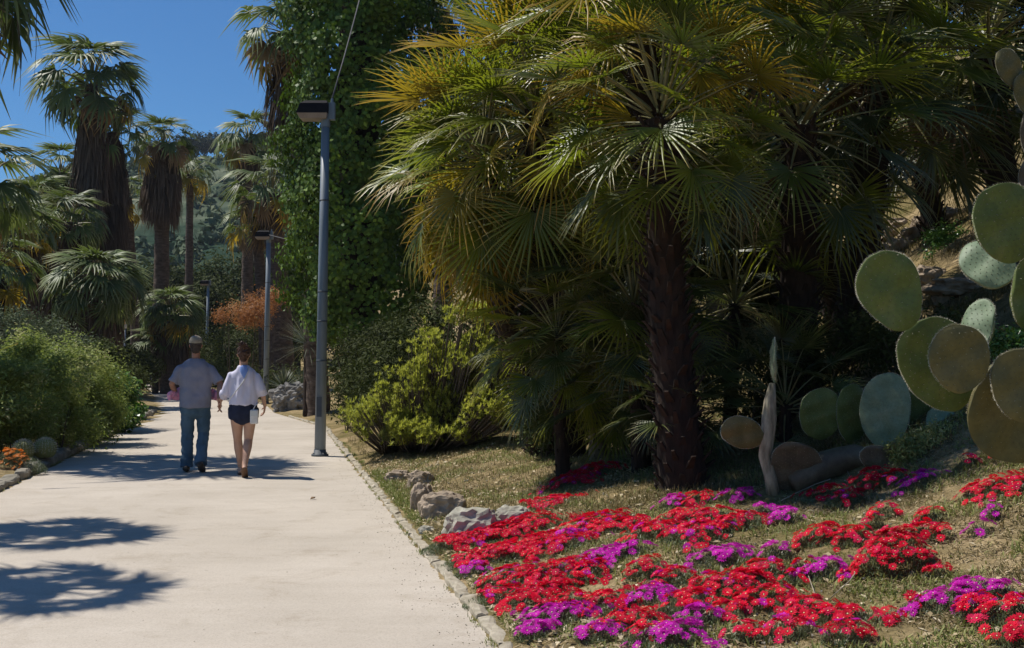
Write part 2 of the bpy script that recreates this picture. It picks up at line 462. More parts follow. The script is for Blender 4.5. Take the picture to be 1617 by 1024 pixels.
# ------------------------------------------------------------------ terrain and picking points of it
def xr(Y):      # right edge of the path
    return -0.06 - 0.22 * (Y - 5.7) - np.interp(Y, [24, 30, 36, 52, 80], [0, 1.0, 1.3, 3.4, 14])
def xl(Y):      # left edge
    return -5.69 - 0.22 * (Y - 12.32) - np.interp(Y, [30, 52, 80], [0, 2.9, 16])
def zt(X, Y):
    X = np.asarray(X, dtype=float); Y = np.asarray(Y, dtype=float)
    s = X - xr(Y)
    zr = np.interp(s, [0, 0.12, 3, 5, 7, 9, 14, 30, 80], [0, 0.03, 0.60, 1.5, 2.9, 4.0, 6.2, 14, 30])
    wf = np.clip((s - 8) / 14, 0, 1)
    zr = zr * (np.interp(Y, [18, 45, 80], [1, 0.35, 0.15]) * (1 - wf) + np.interp(Y, [18, 60, 120], [1, 1, 0.5]) * wf)
    sl = xl(Y) - X
    zl = np.interp(sl, [0, 0.15, 3, 12], [0, 0.06, 0.25, 0.5])
    bumps = (np.sin(X * 2.1 + Y * 1.3) * np.sin(Y * 1.7 - X * 0.9) * 0.035 + np.sin(X * 5.3 - Y * 3.1) * np.sin(Y * 4.7 + X) * 0.014)
    off = np.clip(np.maximum(s, sl) / 0.8, 0, 1)
    return np.where(s > 0, zr, np.where(sl > 0, zl, 0)) + bumps * off

def raydir(px, py):
    d = Vector(((px - 808.5) / F, 1.0, (512 - py) / F))
    return Matrix.Rotation(PITCH, 3, 'X') @ d
def at(px, py, Y):             # point seen there at depth Y
    d = raydir(px, py)
    return Vector((0, 0, CAM_H)) + d * (Y / d.y)
def G(px, py):                 # where that line of sight meets the terrain
    d = raydir(px, py)
    ts = np.linspace(2.5, 80, 3000)
    P = np.array([0, 0, CAM_H]) + np.outer(ts / d.y, np.array(d))
    z = zt(P[:, 0], P[:, 1])
    i = int(np.argmax(P[:, 2] <= z))
    if P[i, 2] > z[i]: i = len(ts) - 1
    return Vector((P[i, 0], P[i, 1], float(z[i])))
def gz(x, y): return float(zt(x, y))

# ground sheet
xs = np.concatenate([[-900, -500, -300, -160, -100, -70, -50, -40, -32, -27, -24], np.arange(-22, -8, 0.4), np.arange(-8, 6, 0.09), np.arange(6, 14, 0.3), [15, 17, 20, 25, 32, 45, 70, 120, 250, 500, 900]])
ys = np.concatenate([[-30, -10, -3, 0, 2], np.arange(3, 14, 0.09), np.arange(14, 34, 0.25), np.arange(34, 70, 1.0), [75, 85, 100, 130, 200, 320, 520, 900, 1500]])
XX, YY = np.meshgrid(xs, ys)
ZZ = zt(XX, YY)
nrm = np.array([noise.fractal(Vector((a * 3, b * 3, 0)), 1.0, 2.0, 4) for a, b in zip(XX.ravel(), YY.ravel())]).reshape(XX.shape)
offp = np.clip(np.maximum(XX - xr(YY), xl(YY) - XX) / 0.3, 0, 1)
ZZ = ZZ + nrm * 0.03 * offp
ZZ = np.where(YY > 100, 0, ZZ)
ny_, nx_ = XX.shape
idx = np.arange(ny_ * nx_).reshape(ny_, nx_)
fc = np.stack([idx[:-1, :-1], idx[:-1, 1:], idx[1:, 1:], idx[1:, :-1]], -1).reshape(-1, 4)
ob('ground', mesh_np('ground', np.stack([XX, YY, ZZ], -1).reshape(-1, 3), fc, M['ground'], smooth=True), kind='structure')

# path sheet
py_ = np.concatenate([[-12, 0, 3], np.arange(4, 60, 0.5), np.arange(60, 82, 2)])
pv = []
for y in py_:
    a, b = float(xl(y)) , float(xr(y))
    for k in range(13):
        x = a + (b - a) * k / 12
        pv.append((x, y, 0.004))
pi = np.arange(len(pv)).reshape(-1, 13)
pf = np.stack([pi[:-1, :-1], pi[:-1, 1:], pi[1:, 1:], pi[1:, :-1]], -1).reshape(-1, 4)
ob('path', mesh_np('path', pv, pf, M['path']), kind='structure')

# ------------------------------------------------------------------ kerbs
def kerb(name, edge, side, y0, y1, lmin, lmax, wid, hgt, mat, rough, cut=300):
    root = empty(name, (float(edge(y0)), y0, 0), kind='structure')
    y = y0
    while y < y1:
        L = random.uniform(lmin, lmax) * (1 + 0.0 * y)
        a = Vector((float(edge(y)), y, 0)); b = Vector((float(edge(y + L)), y + L, 0))
        t = (b - a).normalized(); nrm_ = Vector((t.y, -t.x, 0)) * side
        mb = MB()
        k = 7
        rings = []
        wj = wid * random.uniform(1 - rough, 1 + rough); hj = hgt * random.uniform(1 - rough, 1 + rough)
        vs = []
        for i in range(k + 1):
            f_ = i / k
            e = 1 - (0.35 if rough > 0.2 else 0.06) * (abs(f_ - 0.5) * 2) ** 4
            p = a + (b - a) * (0.012 + 0.976 * f_)
            w1 = wj * e
            for (u, h) in ((0.0, -0.06), (0.0, 0.75), (0.12, 1.0), (0.5, 1.04), (0.88, 1.0), (1.0, 0.75), (1.0, -0.06)):
                q = p + nrm_ * (u * w1 + wj * (1 - e) / 2) + Vector((0, 0, (hj * h * (1 if i not in (0, k) else 0.9)) if h > 0 else -0.05))
                nz = noise.noise_vector(q * 9 + Vector((y, 0, 0))) * (0.010 if rough < 0.2 else 0.03) + noise.noise_vector(q * 30) * (0.004 if rough < 0.2 else 0.008)
                vs.append(q + nz)
        fs = []
        for i in range(k):
            for j in range(6):
                fs.append((i * 7 + j, (i + 1) * 7 + j, (i + 1) * 7 + j + 1, i * 7 + j + 1))
        fs.append(tuple(range(7))); fs.append(tuple(k * 7 + j for j in range(6, -1, -1)))
        if side < 0: fs = [f[::-1] for f in fs]
        mb.add([v - root.location for v in vs], fs)
        mb.build('kerb_stone', mat, root, smooth=False)
        y += L * 1.0
    return root
kerb('kerb', xr, 1, 3.6, 27.5, 0.45, 0.85, 0.085, 0.03, M['kerb'], 0.2)
kerb('kerb', xl, -1, 7.0, 30.0, 0.35, 0.7, 0.19, 0.11, M['kerb_rough'], 0.35)

# ------------------------------------------------------------------ foliage generators
def leaf_quads(P, N, L, W, v, rolls=None):
    """rhombic bent leaves at points P, with facing N"""
    n = len(P)
    N = N / (np.linalg.norm(N, axis=1, keepdims=True) + 1e-9)
    r_ = rng.normal(size=(n, 3))
    T = np.cross(N, r_); T /= (np.linalg.norm(T, axis=1, keepdims=True) + 1e-9)
    B = np.cross(N, T)
    L = np.broadcast_to(np.asarray(L, dtype=float), (n,))[:, None] * rng.uniform(0.65, 1.3, (n, 1))
    W = np.broadcast_to(np.asarray(W, dtype=float), (n,))[:, None] * rng.uniform(0.7, 1.2, (n, 1))
    V = np.stack([P - T * L / 2, P + B * W / 2 + T * L * 0.05 + N * W * 0.15, P + T * L / 2, P - B * W / 2 + T * L * 0.05 + N * W * 0.15], 1).reshape(-1, 3)
    Fc = np.arange(n * 4).reshape(n, 4)
    return V, Fc, v

def blob_points(blobs, n, shell=0.75, lump=0.25, lf=2.2, seed=0):
    """points through the volume of ellipsoids, thick near their uneven skins"""
    blobs = [(Vector(c), Vector(r)) for c, r in blobs]
    vol = np.array([r.x * r.y * r.z for c, r in blobs]) ** 0.75
    vol /= vol.sum()
    Ps, Ns = [], []
    for (c, r), f_ in zip(blobs, vol):
        k = max(8, int(n * f_))
        d = rng.normal(size=(k, 3)); d /= np.linalg.norm(d, axis=1, keepdims=True)
        rad = 1 - (1 - shell) * rng.random(k) ** 0.6 * 1.0
        rad = np.where(rng.random(k) < 0.15, rng.random(k) ** 0.5, rad)
        ph = seed + c.x * 3
        lu = 1 + lump * (np.sin(d[:, 0] * lf * 2.1 + ph) * np.sin(d[:, 1] * lf * 2.7 + ph * 1.7) + np.sin(d[:, 2] * lf * 3.1 + ph * 0.6) * np.sin(d[:, 0] * lf * 3.9 + 1) * 0.7 + rng.normal(size=k) * 0.06)
        P = np.array(c) + d * np.array(r) * (rad * lu)[:, None]
        Ps.append(P); Ns.append(d)
    return np.concatenate(Ps), np.concatenate(Ns)

def thin(P, N, f=2.6, cut=-0.04):
    """open gaps between the branches and give neighbouring sprays one tone"""
    a = np.array([noise.noise(Vector(p) * f) for p in P.tolist()])
    b = np.array([noise.noise(Vector(p) * f * 0.5 + Vector((9, 3, 1))) for p in P.tolist()])
    k = a > cut
    return P[k], N[k], np.clip(0.5 + b[k] * 0.9 + rng.normal(size=k.sum()) * 0.18, 0, 1)
def cluster(P, N, per, spread):
    """each point becomes a small spray of leaves"""
    P2 = np.repeat(P, per, 0) + rng.normal(size=(len(P) * per, 3)) * spread
    return P2, np.repeat(N, per, 0)

def foliage(name, blobs, n, L, W, mat, parent=None, per=6, spread=0.12, shell=0.75, lump=0.25, up=0.5, keep=None, vv=None, tf=2.6, **kw):
    P, N = blob_points(blobs, int(n / per * 1.7), shell, lump, seed=random.random() * 9)
    P, N, cv = thin(P, N, tf)
    P, N = cluster(P, N, per, spread)
    v = np.clip(np.repeat(cv, per) * 0.7 + rng.random(len(P)) * 0.35, 0, 1)
    if keep is not None:
        k = keep(P); P, N, v = P[k], N[k], v[k]
    N = N * 0.7 + rng.normal(size=N.shape) * 0.65 + np.array([0, 0, up])
    V, Fc, v = leaf_quads(P, N, L, W, v)
    if parent is not None:
        V = V - np.array(parent.location)
    return ob(name, mesh_np(name, V, Fc, mat, v), parent, **kw)

def strap_leaves(bases, dirs, L, W, droop, segs=4, v0=None, fold=0.25):
    """long narrow leaves; arrays; returns V,F,v(point)"""
    n = len(bases)
    dirs = dirs / np.linalg.norm(dirs, axis=1, keepdims=True)
    side = np.cross(dirs, np.array([0, 0, 1.0])); ln = np.linalg.norm(side, axis=1, keepdims=True)
    side = np.where(ln < 1e-3, np.array([1.0, 0, 0]), side / np.maximum(ln, 1e-3))
    upv = np.cross(side, dirs)
    L = np.broadcast_to(L, (n,)).astype(float); W = np.broadcast_to(W, (n,)).astype(float); droop = np.broadcast_to(droop, (n,)).astype(float)
    rows = []; vs = []
    for i in range(segs + 1):
        t = i / segs
        c = bases + dirs * (L * t)[:, None]
        c[:, 2] -= droop * L * t * t
        wd = W * (1 - t) ** 0.8 * (0.6 + 0.4 * min(1, t * 4)) if i < segs else W * 0.02
        rows.append(np.stack([c - side * wd[:, None] / 2, c + side * wd[:, None] / 2 ], 1))
        vs.append(np.full((n, 2), t))
    V = np.stack(rows, 1)           # n, segs+1, 2, 3
    vv = np.stack(vs, 1)
    base = (np.arange(n) * (segs + 1) * 2)[:, None, None]
    q = np.array([[i * 2, i * 2 + 1, (i + 1) * 2 + 1, (i + 1) * 2] for i in range(segs)])[None]
    Fc = (base + q).reshape(-1, 4)
    vv = vv.reshape(-1)
    if v0 is not None:
        vv = np.clip(vv * 0.6 + np.repeat(v0, (segs + 1) * 2) * 0.5, 0, 1)
    return V.reshape(-1, 3), Fc, vv

# ------------------------------------------------------------------ palm fronds (fan leaves)
def frond_mesh(name, blade, Lb, Lp, N, arc, bend, droop, seed, wf=1.0, join=0.38, pet=0.011, cup=0.18):
    r_ = random.Random(seed)
    V, Fq, v, mi = [], [], [], []
    def quad(*i): Fq.append(i)
    # petiole: three-sided, gently arched, widening at its base
    k = 5
    for i in range(k + 1):
        t = i / k
        y = Lp * t; z = 0.10 * Lp * math.sin(t * math.pi * 0.5) - 0.06 * Lp * t * t
        ww = pet * (2.2 - 1.4 * t)
        for a in (90, 210, 330):
            V.append((math.cos(R(a)) * ww, y, z + math.sin(R(a)) * ww * 0.6)); v.append(0.3)
    for i in range(k):
        for j in range(3):
            a = i * 3 + j; b = i * 3 + (j + 1) % 3
            quad(a, b, b + 3, a + 3); mi.append(1)
    H = Vector((0, Lp, 0.04 * Lp))
    D = Vector((0, math.cos(bend), -math.sin(bend))); U = Vector((0, math.sin(bend), math.cos(bend))); X = Vector((1, 0, 0))
    ts = (0.04, join, 0.72, 1.0)
    da = 2 * arc / (N - 1)
    for s in range(N):
        th = -arc + da * s + r_.uniform(-0.25, 0.25) * da
        Ls = Lb * (1 - 0.28 * (abs(th) / arc) ** 2) * r_.uniform(0.88, 1.06)
        tilt = r_.uniform(-0.06, 0.06)
        dr = droop * r_.uniform(0.3, 2.0)
        if r_.random() < 0.10: Ls *= r_.uniform(0.55, 0.85)
        dirv = X * math.sin(th) + D * math.cos(th)
        sidev = X * math.cos(th) - D * math.sin(th)
        b0 = len(V)
        for ti, t in enumerate(ts):
            r = Ls * t
            hw = da * min(r, Ls * join) * 0.52 * wf
            if t > join: hw *= max(0.04, 1 - ((t - join) / (1 - join)) ** 1.3)
            if ti == 0: hw = da * Ls * 0.05
            c = H + dirv * r + U * (cup * abs(math.sin(th)) * r + tilt * r)
            tt = max(0, t - 0.45) / 0.55
            c = c + Vector((0, 0, -dr * Ls * tt * tt)) - U * (0.10 * Ls * t * t)
            f_ = hw * 0.55
            V.append(tuple(c - sidev * hw - U * f_)); V.append(tuple(c + U * f_ * 0.6)); V.append(tuple(c + sidev * hw - U * f_))
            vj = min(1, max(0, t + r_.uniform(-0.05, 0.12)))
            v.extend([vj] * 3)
        for ti in range(3):
            a = b0 + ti * 3
            quad(a, a + 1, a + 4, a + 3); quad(a + 1, a + 2, a + 5, a + 4); mi.extend([0, 0])
    return mesh_np(name, V, Fq, [blade, M['petiole']], v, midx=mi)

def frond_set(tagn, blades, Lb, Lp, N, arc, bends, droops, nvar=4, **kw):
    """dict kind -> list of shared frond meshes"""
    out = {}
    for kind, mat in blades.items():
        out[kind] = [frond_mesh('frond', mat, Lb * random.uniform(0.88, 1.1), Lp * random.uniform(0.85, 1.15), N, R(arc), R(random.uniform(*bends)), random.uniform(*droops), hash((tagn, i)) % 9999 if False else i * 17 + len(tagn), **kw) for i in range(nvar)]
    return out

def orient(d, roll=0.0):
    """matrix whose local Y is d and local Z its upper side"""
    d = Vector(d).normalized()
    h = Vector((d.x, d.y, 0))
    if h.length < 1e-4: h = Vector((0, 1, 0))
    h.normalize()
    e = math.asin(max(-1, min(1, d.z)))
    up = Vector((-h.x * math.sin(e), -h.y * math.sin(e), math.cos(e)))
    x = d.cross(up)
    m = Matrix((x, d, up)).transposed()
    return m @ Matrix.Rotation(roll, 3, 'Y')

def put_fronds(root, crown, fs, n, e_hi, e_lo, old=0, scale=1.0, az0=0.0, kinds=None, weight=None, crown_r=0.1, crown_h=0.25):
    """n fronds round the crown, spiralling from upright young ones to hanging old ones; crown is local to root"""
    for i in range(n):
        f_ = (i + 0.5) / n
        az = az0 + i * 2.39996 + random.uniform(-0.2, 0.2)
        el = R(e_hi + (e_lo - e_hi) * f_ ** 0.9 + random.uniform(-9, 9))
        el = max(R(-88), min(R(88), el))
        d = Vector((math.cos(az) * math.cos(el), math.sin(az) * math.cos(el), math.sin(el)))
        kind = kinds(f_, az) if kinds else list(fs)[0]
        me = random.choice(fs[kind])
        o = bpy.data.objects.new('frond', me)
        link(o, root)
        m = orient(d, random.uniform(-0.5, 0.5)).to_4x4()
        s_ = scale * random.uniform(0.85, 1.12)
        base = Vector(crown) + Vector((d.x, d.y, 0)) * crown_r + Vector((0, 0, crown_h * (0.5 - f_)))
        o.matrix_local = Matrix.Translation(base) @ m @ Matrix.Scale(s_, 4)

def ring_trunk(mb, pts, rs, n=16, bump_=0.08, freq=6.0):
    """a trunk with an uneven skin"""
    k0 = mb.n
    P = []; Rr = []
    for i in range(len(pts) - 1):
        a, b = Vector(pts[i]), Vector(pts[i + 1])
        m = max(2, int((b - a).length / 0.14))
        m = min(m, 40)
        for j in range(m):
            t = j / m
            P.append(a.lerp(b, t)); Rr.append((rs[i] * (1 - t) + rs[i + 1] * t) * (1 + random.uniform(-0.04, 0.04)))
    P.append(Vector(pts[-1])); Rr.append(rs[-1])
    mb.tube(P, Rr, n)
    for i in range(k0, mb.n):
        v = Vector(mb.v[i])
        mb.v[i] = tuple(v + noise.noise_vector(v * freq) * bump_ * rs[0])
    return P, Rr

def stub_trunk(root, pts, rs, mat, stub=0.10, per_m=70, name='trunk', ang=35):
    """fibrous trunk clothed in the cut bases of old leaves"""
    mb = MB()
    P, Rr = ring_trunk(mb, pts, rs)
    tot = sum((P[i + 1] - P[i]).length for i in range(len(P) - 1))
    cnt = int(tot * per_m)
    for i in range(cnt):
        f_ = i / cnt * (len(P) - 1.001)
        k = int(f_); t = f_ - k
        c = P[k].lerp(P[k + 1], t); r = Rr[k]
        axis = (P[k + 1] - P[k]).normalized()
        az = i * 2.39996
        h = Vector((math.cos(az), math.sin(az), 0))
        a = R(ang + random.uniform(-15, 20))
        d = (h * math.sin(a) + axis * math.cos(a)).normalized()
        L = stub * random.uniform(0.6, 1.5); wd = stub * 0.28 * random.uniform(0.7, 1.2)
        sd = axis.cross(h).normalized()
        b = c + h * r * 0.88
        tip = b + d * L
        n_ = d.cross(sd)
        mb.add([b - sd * wd - n_ * 0.012, b + sd * wd - n_ * 0.012, b + sd * wd + n_ * 0.012, b - sd * wd + n_ * 0.012,
                tip - sd * wd * 0.5 - n_ * 0.006, tip + sd * wd * 0.5 - n_ * 0.006, tip + sd * wd * 0.5 + n_ * 0.006, tip - sd * wd * 0.5 + n_ * 0.006],
               [(0, 1, 5, 4), (1, 2, 6, 5), (2, 3, 7, 6), (3, 0, 4, 7), (4, 5, 6, 7)])
    return mb.build(name, mat, root, smooth=False)

def skirt(root, top, length, r0, r1, n, W=0.06, name='skirt'):
    """thatch of dead fronds hanging round the trunk"""
    az = rng.random(n) * 2 * math.pi
    lv = rng.random(n) ** 0.85
    rr = (r0 + (r1 - r0) * np.sin(np.clip(lv, 0, 1) * math.pi * 0.75)) * rng.uniform(0.75, 1.08, n) * (1 + 0.12 * np.sin(az * 3 + lv * 5))
    B = np.stack([np.cos(az) * rr, np.sin(az) * rr, -lv * length], 1) + np.array(top)
    D = np.stack([np.cos(az) * 0.16 + rng.normal(size=n) * 0.07, np.sin(az) * 0.16 + rng.normal(size=n) * 0.07, -np.ones(n)], 1)
    V, Fc, vv = strap_leaves(B, D, rng.uniform(0.5, 1.25, n) * min(1.0, length * 0.5), W * rng.uniform(0.5, 1.6, n), 0.0, 3, rng.random(n))
    return ob(name, mesh_np(name, V, Fc, M['skirt'], vv), root, kind='stuff')

# ------------------------------------------------------------------ the hill behind
RX = [-300, -60, 60, 150, 210, 260, 300, 380, 440, 560, 640, 760, 900, 1300, 2200]
RY = [345, 335, 315, 285, 266, 262, 262, 262, 240, 215, 205, 215, 225, 240, 260]
def hz(X, Y):
    px = 808.5 + X / 250 * F
    ridge = 1.5 + (565 - np.interp(px, RX, RY)) / F * 250
    t = np.clip((Y - 85) / 165, 0, 1)
    t = t * t * (3 - 2 * t) * 0.55 + t * 0.45
    back = np.clip((Y - 250) / 250, 0, 1)
    return ridge * t * (1 - 0.35 * back)
hx = np.linspace(-230, 330, 200); hy = np.concatenate([np.linspace(82, 262, 110), np.linspace(268, 520, 24)])
HX, HY = np.meshgrid(hx, hy)
hn = np.array([noise.fractal(Vector((a * 0.03, b * 0.03, 3.0)), 1.0, 2.0, 5) for a, b in zip(HX.ravel(), HY.ravel())]).reshape(HX.shape)
HZ = hz(HX, HY) + hn * 2.6 * np.clip((HY - 85) / 40, 0, 1) * np.clip(np.abs(HY - 250) / 60, 0.15, 1) - 0.3
hi_ = np.arange(HX.size).reshape(HX.shape)
hf = np.stack([hi_[:-1, :-1], hi_[:-1, 1:], hi_[1:, 1:], hi_[1:, :-1]], -1).reshape(-1, 4)
ob('hill', mesh_np('hill', np.stack([HX, HY, HZ], -1).reshape(-1, 3), hf, M['hill'], smooth=True), kind='structure')
# scrub in clumps on its slope
nc = 3600
cx = rng.uniform(-150, 60, nc); cy = rng.uniform(95, 250, nc)
nz = np.array([noise.noise(Vector((a * 0.045, b * 0.03, 7))) for a, b in zip(cx, cy)])
kp = nz > -0.19
cx, cy = cx[kp], cy[kp]
cz = hz(cx, cy)
P = []; Nn = []; vv_ = []
for a, b, c in zip(cx, cy, cz):
    rr = random.uniform(0.7, 2.6)
    k = 26
    d = rng.normal(size=(k, 3)); d /= np.linalg.norm(d, axis=1, keepdims=True); d[:, 2] = np.abs(d[:, 2])
    P.append(np.array([a, b, c + 0.2]) + d * np.array([rr, rr, rr * 0.75]) * rng.uniform(0.7, 1.05, (k, 1))); Nn.append(d); vv_.append(np.clip(random.random() * 0.8 + rng.random(k) * 0.3, 0, 1))
P = np.concatenate(P); Nn = np.concatenate(Nn); vv_ = np.concatenate(vv_)
V, Fc, v = leaf_quads(P, Nn + rng.normal(size=Nn.shape) * 0.4, 1.1, 0.9, vv_)
ob('hillside_scrub', mesh_np('hillside_scrub', V, Fc, M['scrub'], v), label='low blue green scrub covering the slope of the far hill', category='scrub', kind='stuff')

# ------------------------------------------------------------------ trees
def tree(name, base, h, blobs, n, L, W, leaf, trunk_r, label, cat, group=None, per=8, spread=0.25, limbs=5, shell=0.7, bark='bark', up=0.4, lump=0.28, tf=None):
    root = empty(name, base, label=label, cat=cat, group=group)
    mb = MB()
    top = Vector((0, 0, h * 0.75))
    ring_trunk(mb, [(0, 0, -0.3), (random.uniform(-.1, .1) * h * 0.3, 0, h * 0.35), top], [trunk_r, trunk_r * 0.75, trunk_r * 0.3], 10, 0.15, 3)
    for i in range(limbs):
        c, r = blobs[i % len(blobs)]
        c = Vector(c)
        a = Vector((0, 0, h * random.uniform(0.3, 0.55)))
        e = c + Vector([random.uniform(-.4, .4) * q for q in r])
        mid = a.lerp(e, 0.5) + Vector((0, 0, -0.05 * h))
        mb.tube([a, mid, e], [trunk_r * 0.45, trunk_r * 0.3, trunk_r * 0.08], 7)
    mb.build('trunk', M[bark], root)
    tf = tf or 1.1 * 12 / max(6.0, 12 * blobs[0][1][0] / 1.6)
    P, N = blob_points(blobs, int(n / per * 1.7), shell, lump, seed=random.random() * 9)
    P, N, cv = thin(P, N, tf)
    P, N = cluster(P, N, per, spread)
    v = np.clip(np.repeat(cv, per) * 0.5 + rng.random(len(P)) * 0.5, 0, 1)
    N = N * 0.7 + rng.normal(size=N.shape) * 0.6 + np.array([0, 0, up])
    V, Fc, v = leaf_quads(P, N, L, W, v)
    ob('crown', mesh_np('crown', V, Fc, leaf, v), root)
    return root

# pines on the ridge, sky showing between their trunks
pines = [(285, 214, 3.2, 'leftmost pine on the hill ridge, behind the shaggy palm'), (305, 210, 3.8, 'pine on the ridge second from the left, just right of the skirted palm'), (322, 212, 3.4, 'pine on the ridge above the left side of the bright gap'),
         (340, 214, 3.6, 'pine on the ridge directly over the bright gap of sky'), (357, 212, 3.6, 'pine on the ridge above the right side of the bright gap'), (376, 216, 3.8, 'pine on the ridge beside the distant right palm crown'),
         (412, 214, 3.6, 'pine on the ridge between the right palm crown and the ivy'), (436, 207, 3.2, 'rightmost pine on the ridge, touching the ivy edge'), (232, 222, 3.8, 'pine on the ridge left of the skirted palm crown')]
for px, ytop, r, lab in pines:
    x = (px - 808.5) / F * 250
    z0 = float(hz(np.array(x), np.array(250.0))) - 0.5
    ztop = at(px, ytop, 250).z
    h = ztop - z0
    bl = [((random.uniform(-1, 1), 0, h - 1.9), (r, r, 1.9)), ((random.uniform(-2, 0), 1, h * 0.66), (r * 0.8, r * 0.8, 1.3)), ((random.uniform(0, 2), -1, h * 0.72), (r * 0.8, r * 0.8, 1.4))]
    if px < 318 or px > 362:
        bl.append(((0, 0, h * 0.34), (r * 0.8, r * 0.8, 1.6)))
    tree('pine_tree', (x, 250, z0), h, bl, 1500, 0.55, 0.4, M['pine'], 0.22, lab, 'pine tree', 'pines along the hill ridge', spread=0.3, limbs=3)

# dark trees in the middle distance
def midtree(px, ybase_top, Y, ytop, wpx, leaf, lab, n=9000, name='evergreen_tree', group='dark trees below the hill'):
    c = at(px, ytop, Y)
    x = c.x; z0 = 0.0
    h = c.z - z0
    r = wpx / 2 / F * Y
    bl = [((0, 0, h * 0.62), (r * 0.8, r * 0.8, h * 0.36))]
    for i in range(7):
        a = i * 2.4
        bl.append(((math.cos(a) * r * 0.55, math.sin(a) * r * 0.5, h * random.uniform(0.3, 0.8)), (r * 0.5, r * 0.5, h * 0.2)))
    return tree(name, (x, Y, z0), h, bl, int(n * 1.5), 0.22 * Y / 60, 0.13 * Y / 60, leaf, 0.25, lab, 'tree', group, spread=0.3 * Y / 60, limbs=6)
midtree(345, 0, 84, 398, 120, M['tree_mid'], 'rounded green tree below the hill, left of the second lamp', n=12000)
midtree(405, 0, 74, 395, 110, M['tree_dark'], 'dark tree standing behind the second lamp post')
midtree(290, 0, 80, 420, 130, M['tree_dark'], 'dark tree behind the thin leaning palm trunk')
midtree(235, 0, 88, 410, 130, M['tree_mid'], 'green tree at the foot of the hill behind the skirted palm trunk')
midtree(330, 0, 66, 440, 110, M['tree_dark'], 'low dark tree around the third lamp post')
midtree(215, 0, 64, 470, 120, M['tree_dark'], 'low dark tree at the end of the path, behind the parked car')
midtree(150, 0, 78, 400, 170, M['tree_dark'], 'dark tree behind the broad shaggy fan palm')
midtree(50, 0, 66, 400, 210, M['tree_dark'], 'dark tree behind the cluster of brown palm trunks at far left', n=12000)
midtree(-70, 0, 62, 380, 220, M['tree_dark'], 'dark tree cut by the left edge of the photo')
midtree(470, 0, 60, 400, 150, M['tree_dark'], 'dark tree seen just left of the ivy column')
midtree(410, 0, 55, 500, 100, M['tree_mid'], 'low green tree behind the rusty orange shrub', n=8000)

# ------------------------------------------------------------------ far and middle palms on the left
FS_W = frond_set('wash', {'g': M['fr_wash'], 'y': M['fr_gold'], 'b': M['fr_brown']}, 0.78, 0.85, 17, 105, (25, 60), (0.25, 0.6), nvar=3, wf=1.1, pet=0.018, join=0.5)
def wash_palm(px, py, Y, rad, label, skl=0, skr=0.5, tr=0.25, n=30, base=None, ylw=0.12, scale=None, e_lo=-45, sk_n=900, group='tall fan palms left of the path', name='fan_palm', e_hi=82):
    c = at(px, py, Y)
    bx = c.x if base is None else at(base, 560, Y).x
    z0 = gz(bx, Y)
    root = empty(name, (bx, Y, z0), label=label, cat='palm', group=group)
    top = Vector((c.x - bx, 0, c.z - z0 - 0.15))
    mb = MB()
    ring_trunk(mb, [(0, 0, -0.2), (top.x * 0.35, 0, top.z * 0.5), (top.x, 0, top.z)], [tr * 1.2, tr, tr * 0.8], 12, 0.10, 4)
    mb.build('trunk', M['trunk_wash'], root)
    sc_ = (scale or rad / 1.35)
    put_fronds(root, top, FS_W, n, e_hi, e_lo, scale=sc_, az0=random.random() * 6, crown_r=tr * 0.7, crown_h=0.5 * sc_,
               kinds=lambda f_, az: 'g' if f_ < 0.72 or random.random() > ylw * 4 else ('y' if random.random() < 0.6 else 'b'))
    if skl:
        skirt(root, top + Vector((0, 0, -0.15)), skl, tr * 0.9, skr, int(sk_n), W=0.07 * Y / 45)
    return root
wash_palm(146, 128, 44, 2.1, 'tallest fan palm, with a long dark skirt of dead fronds', skl=5.4, skr=0.62, tr=0.26, n=42, sk_n=2000, scale=1.4)
wash_palm(178, 205, 45, 1.3, 'brown skirted fan palm pressed against the tallest one', skl=4.6, skr=0.62, tr=0.3, n=20, sk_n=2000, scale=0.85, e_lo=-60)
wash_palm(257, 222, 50, 1.35, 'fan palm with a fat brown skirt and a thick dark trunk', skl=3.0, skr=0.78, tr=0.34, n=34, ylw=0.25, sk_n=1600, scale=0.9)
wash_palm(300, 272, 60, 1.2, 'small crowned palm on a bare straight trunk below the ridge pines', tr=0.22, n=26, ylw=0.3, scale=0.95, e_hi=60, e_lo=-40)
wash_palm(203, 308, 52, 1.0, 'slender palm leaning right beside the tallest palm', tr=0.2, n=22, base=216, scale=0.8, ylw=0.25)
wash_palm(392, 218, 56, 1.45, 'distant palm whose crown stands against the sky near the ivy', skl=1.5, skr=0.5, tr=0.28, n=32, scale=1.15, sk_n=500)
wash_palm(428, 300, 42, 1.2, 'palm with yellowing lower fronds beside the ivy column', skl=1.2, skr=0.4, tr=0.42, n=34, ylw=0.4, base=448, scale=1.0, sk_n=400)
wash_palm(404, 352, 43, 1.2, 'lower palm crown in front of the palm with yellowing fronds', tr=0.25, n=24, ylw=0.4, base=424, scale=0.8)
wash_palm(96, 268, 49, 1.0, 'palm crown rising just left of the tallest palm', skl=1.0, skr=0.4, tr=0.28, n=26, scale=0.95, sk_n=400)
wash_palm(60, 325, 42, 1.3, 'bright green palm crown left of the tallest palm', skl=2.6, skr=0.45, tr=0.3, n=38, scale=0.85, sk_n=900)
wash_palm(112, 345, 40, 1.2, 'bright green palm crown in front of the dark skirt', skl=2.4, skr=0.45, tr=0.3, n=38, scale=0.8, sk_n=900)
wash_palm(22, 358, 37, 1.1, 'palm at far left with tattered brown fronds', skl=2.2, skr=0.5, tr=0.33, n=28, ylw=0.4, scale=0.95, sk_n=900)
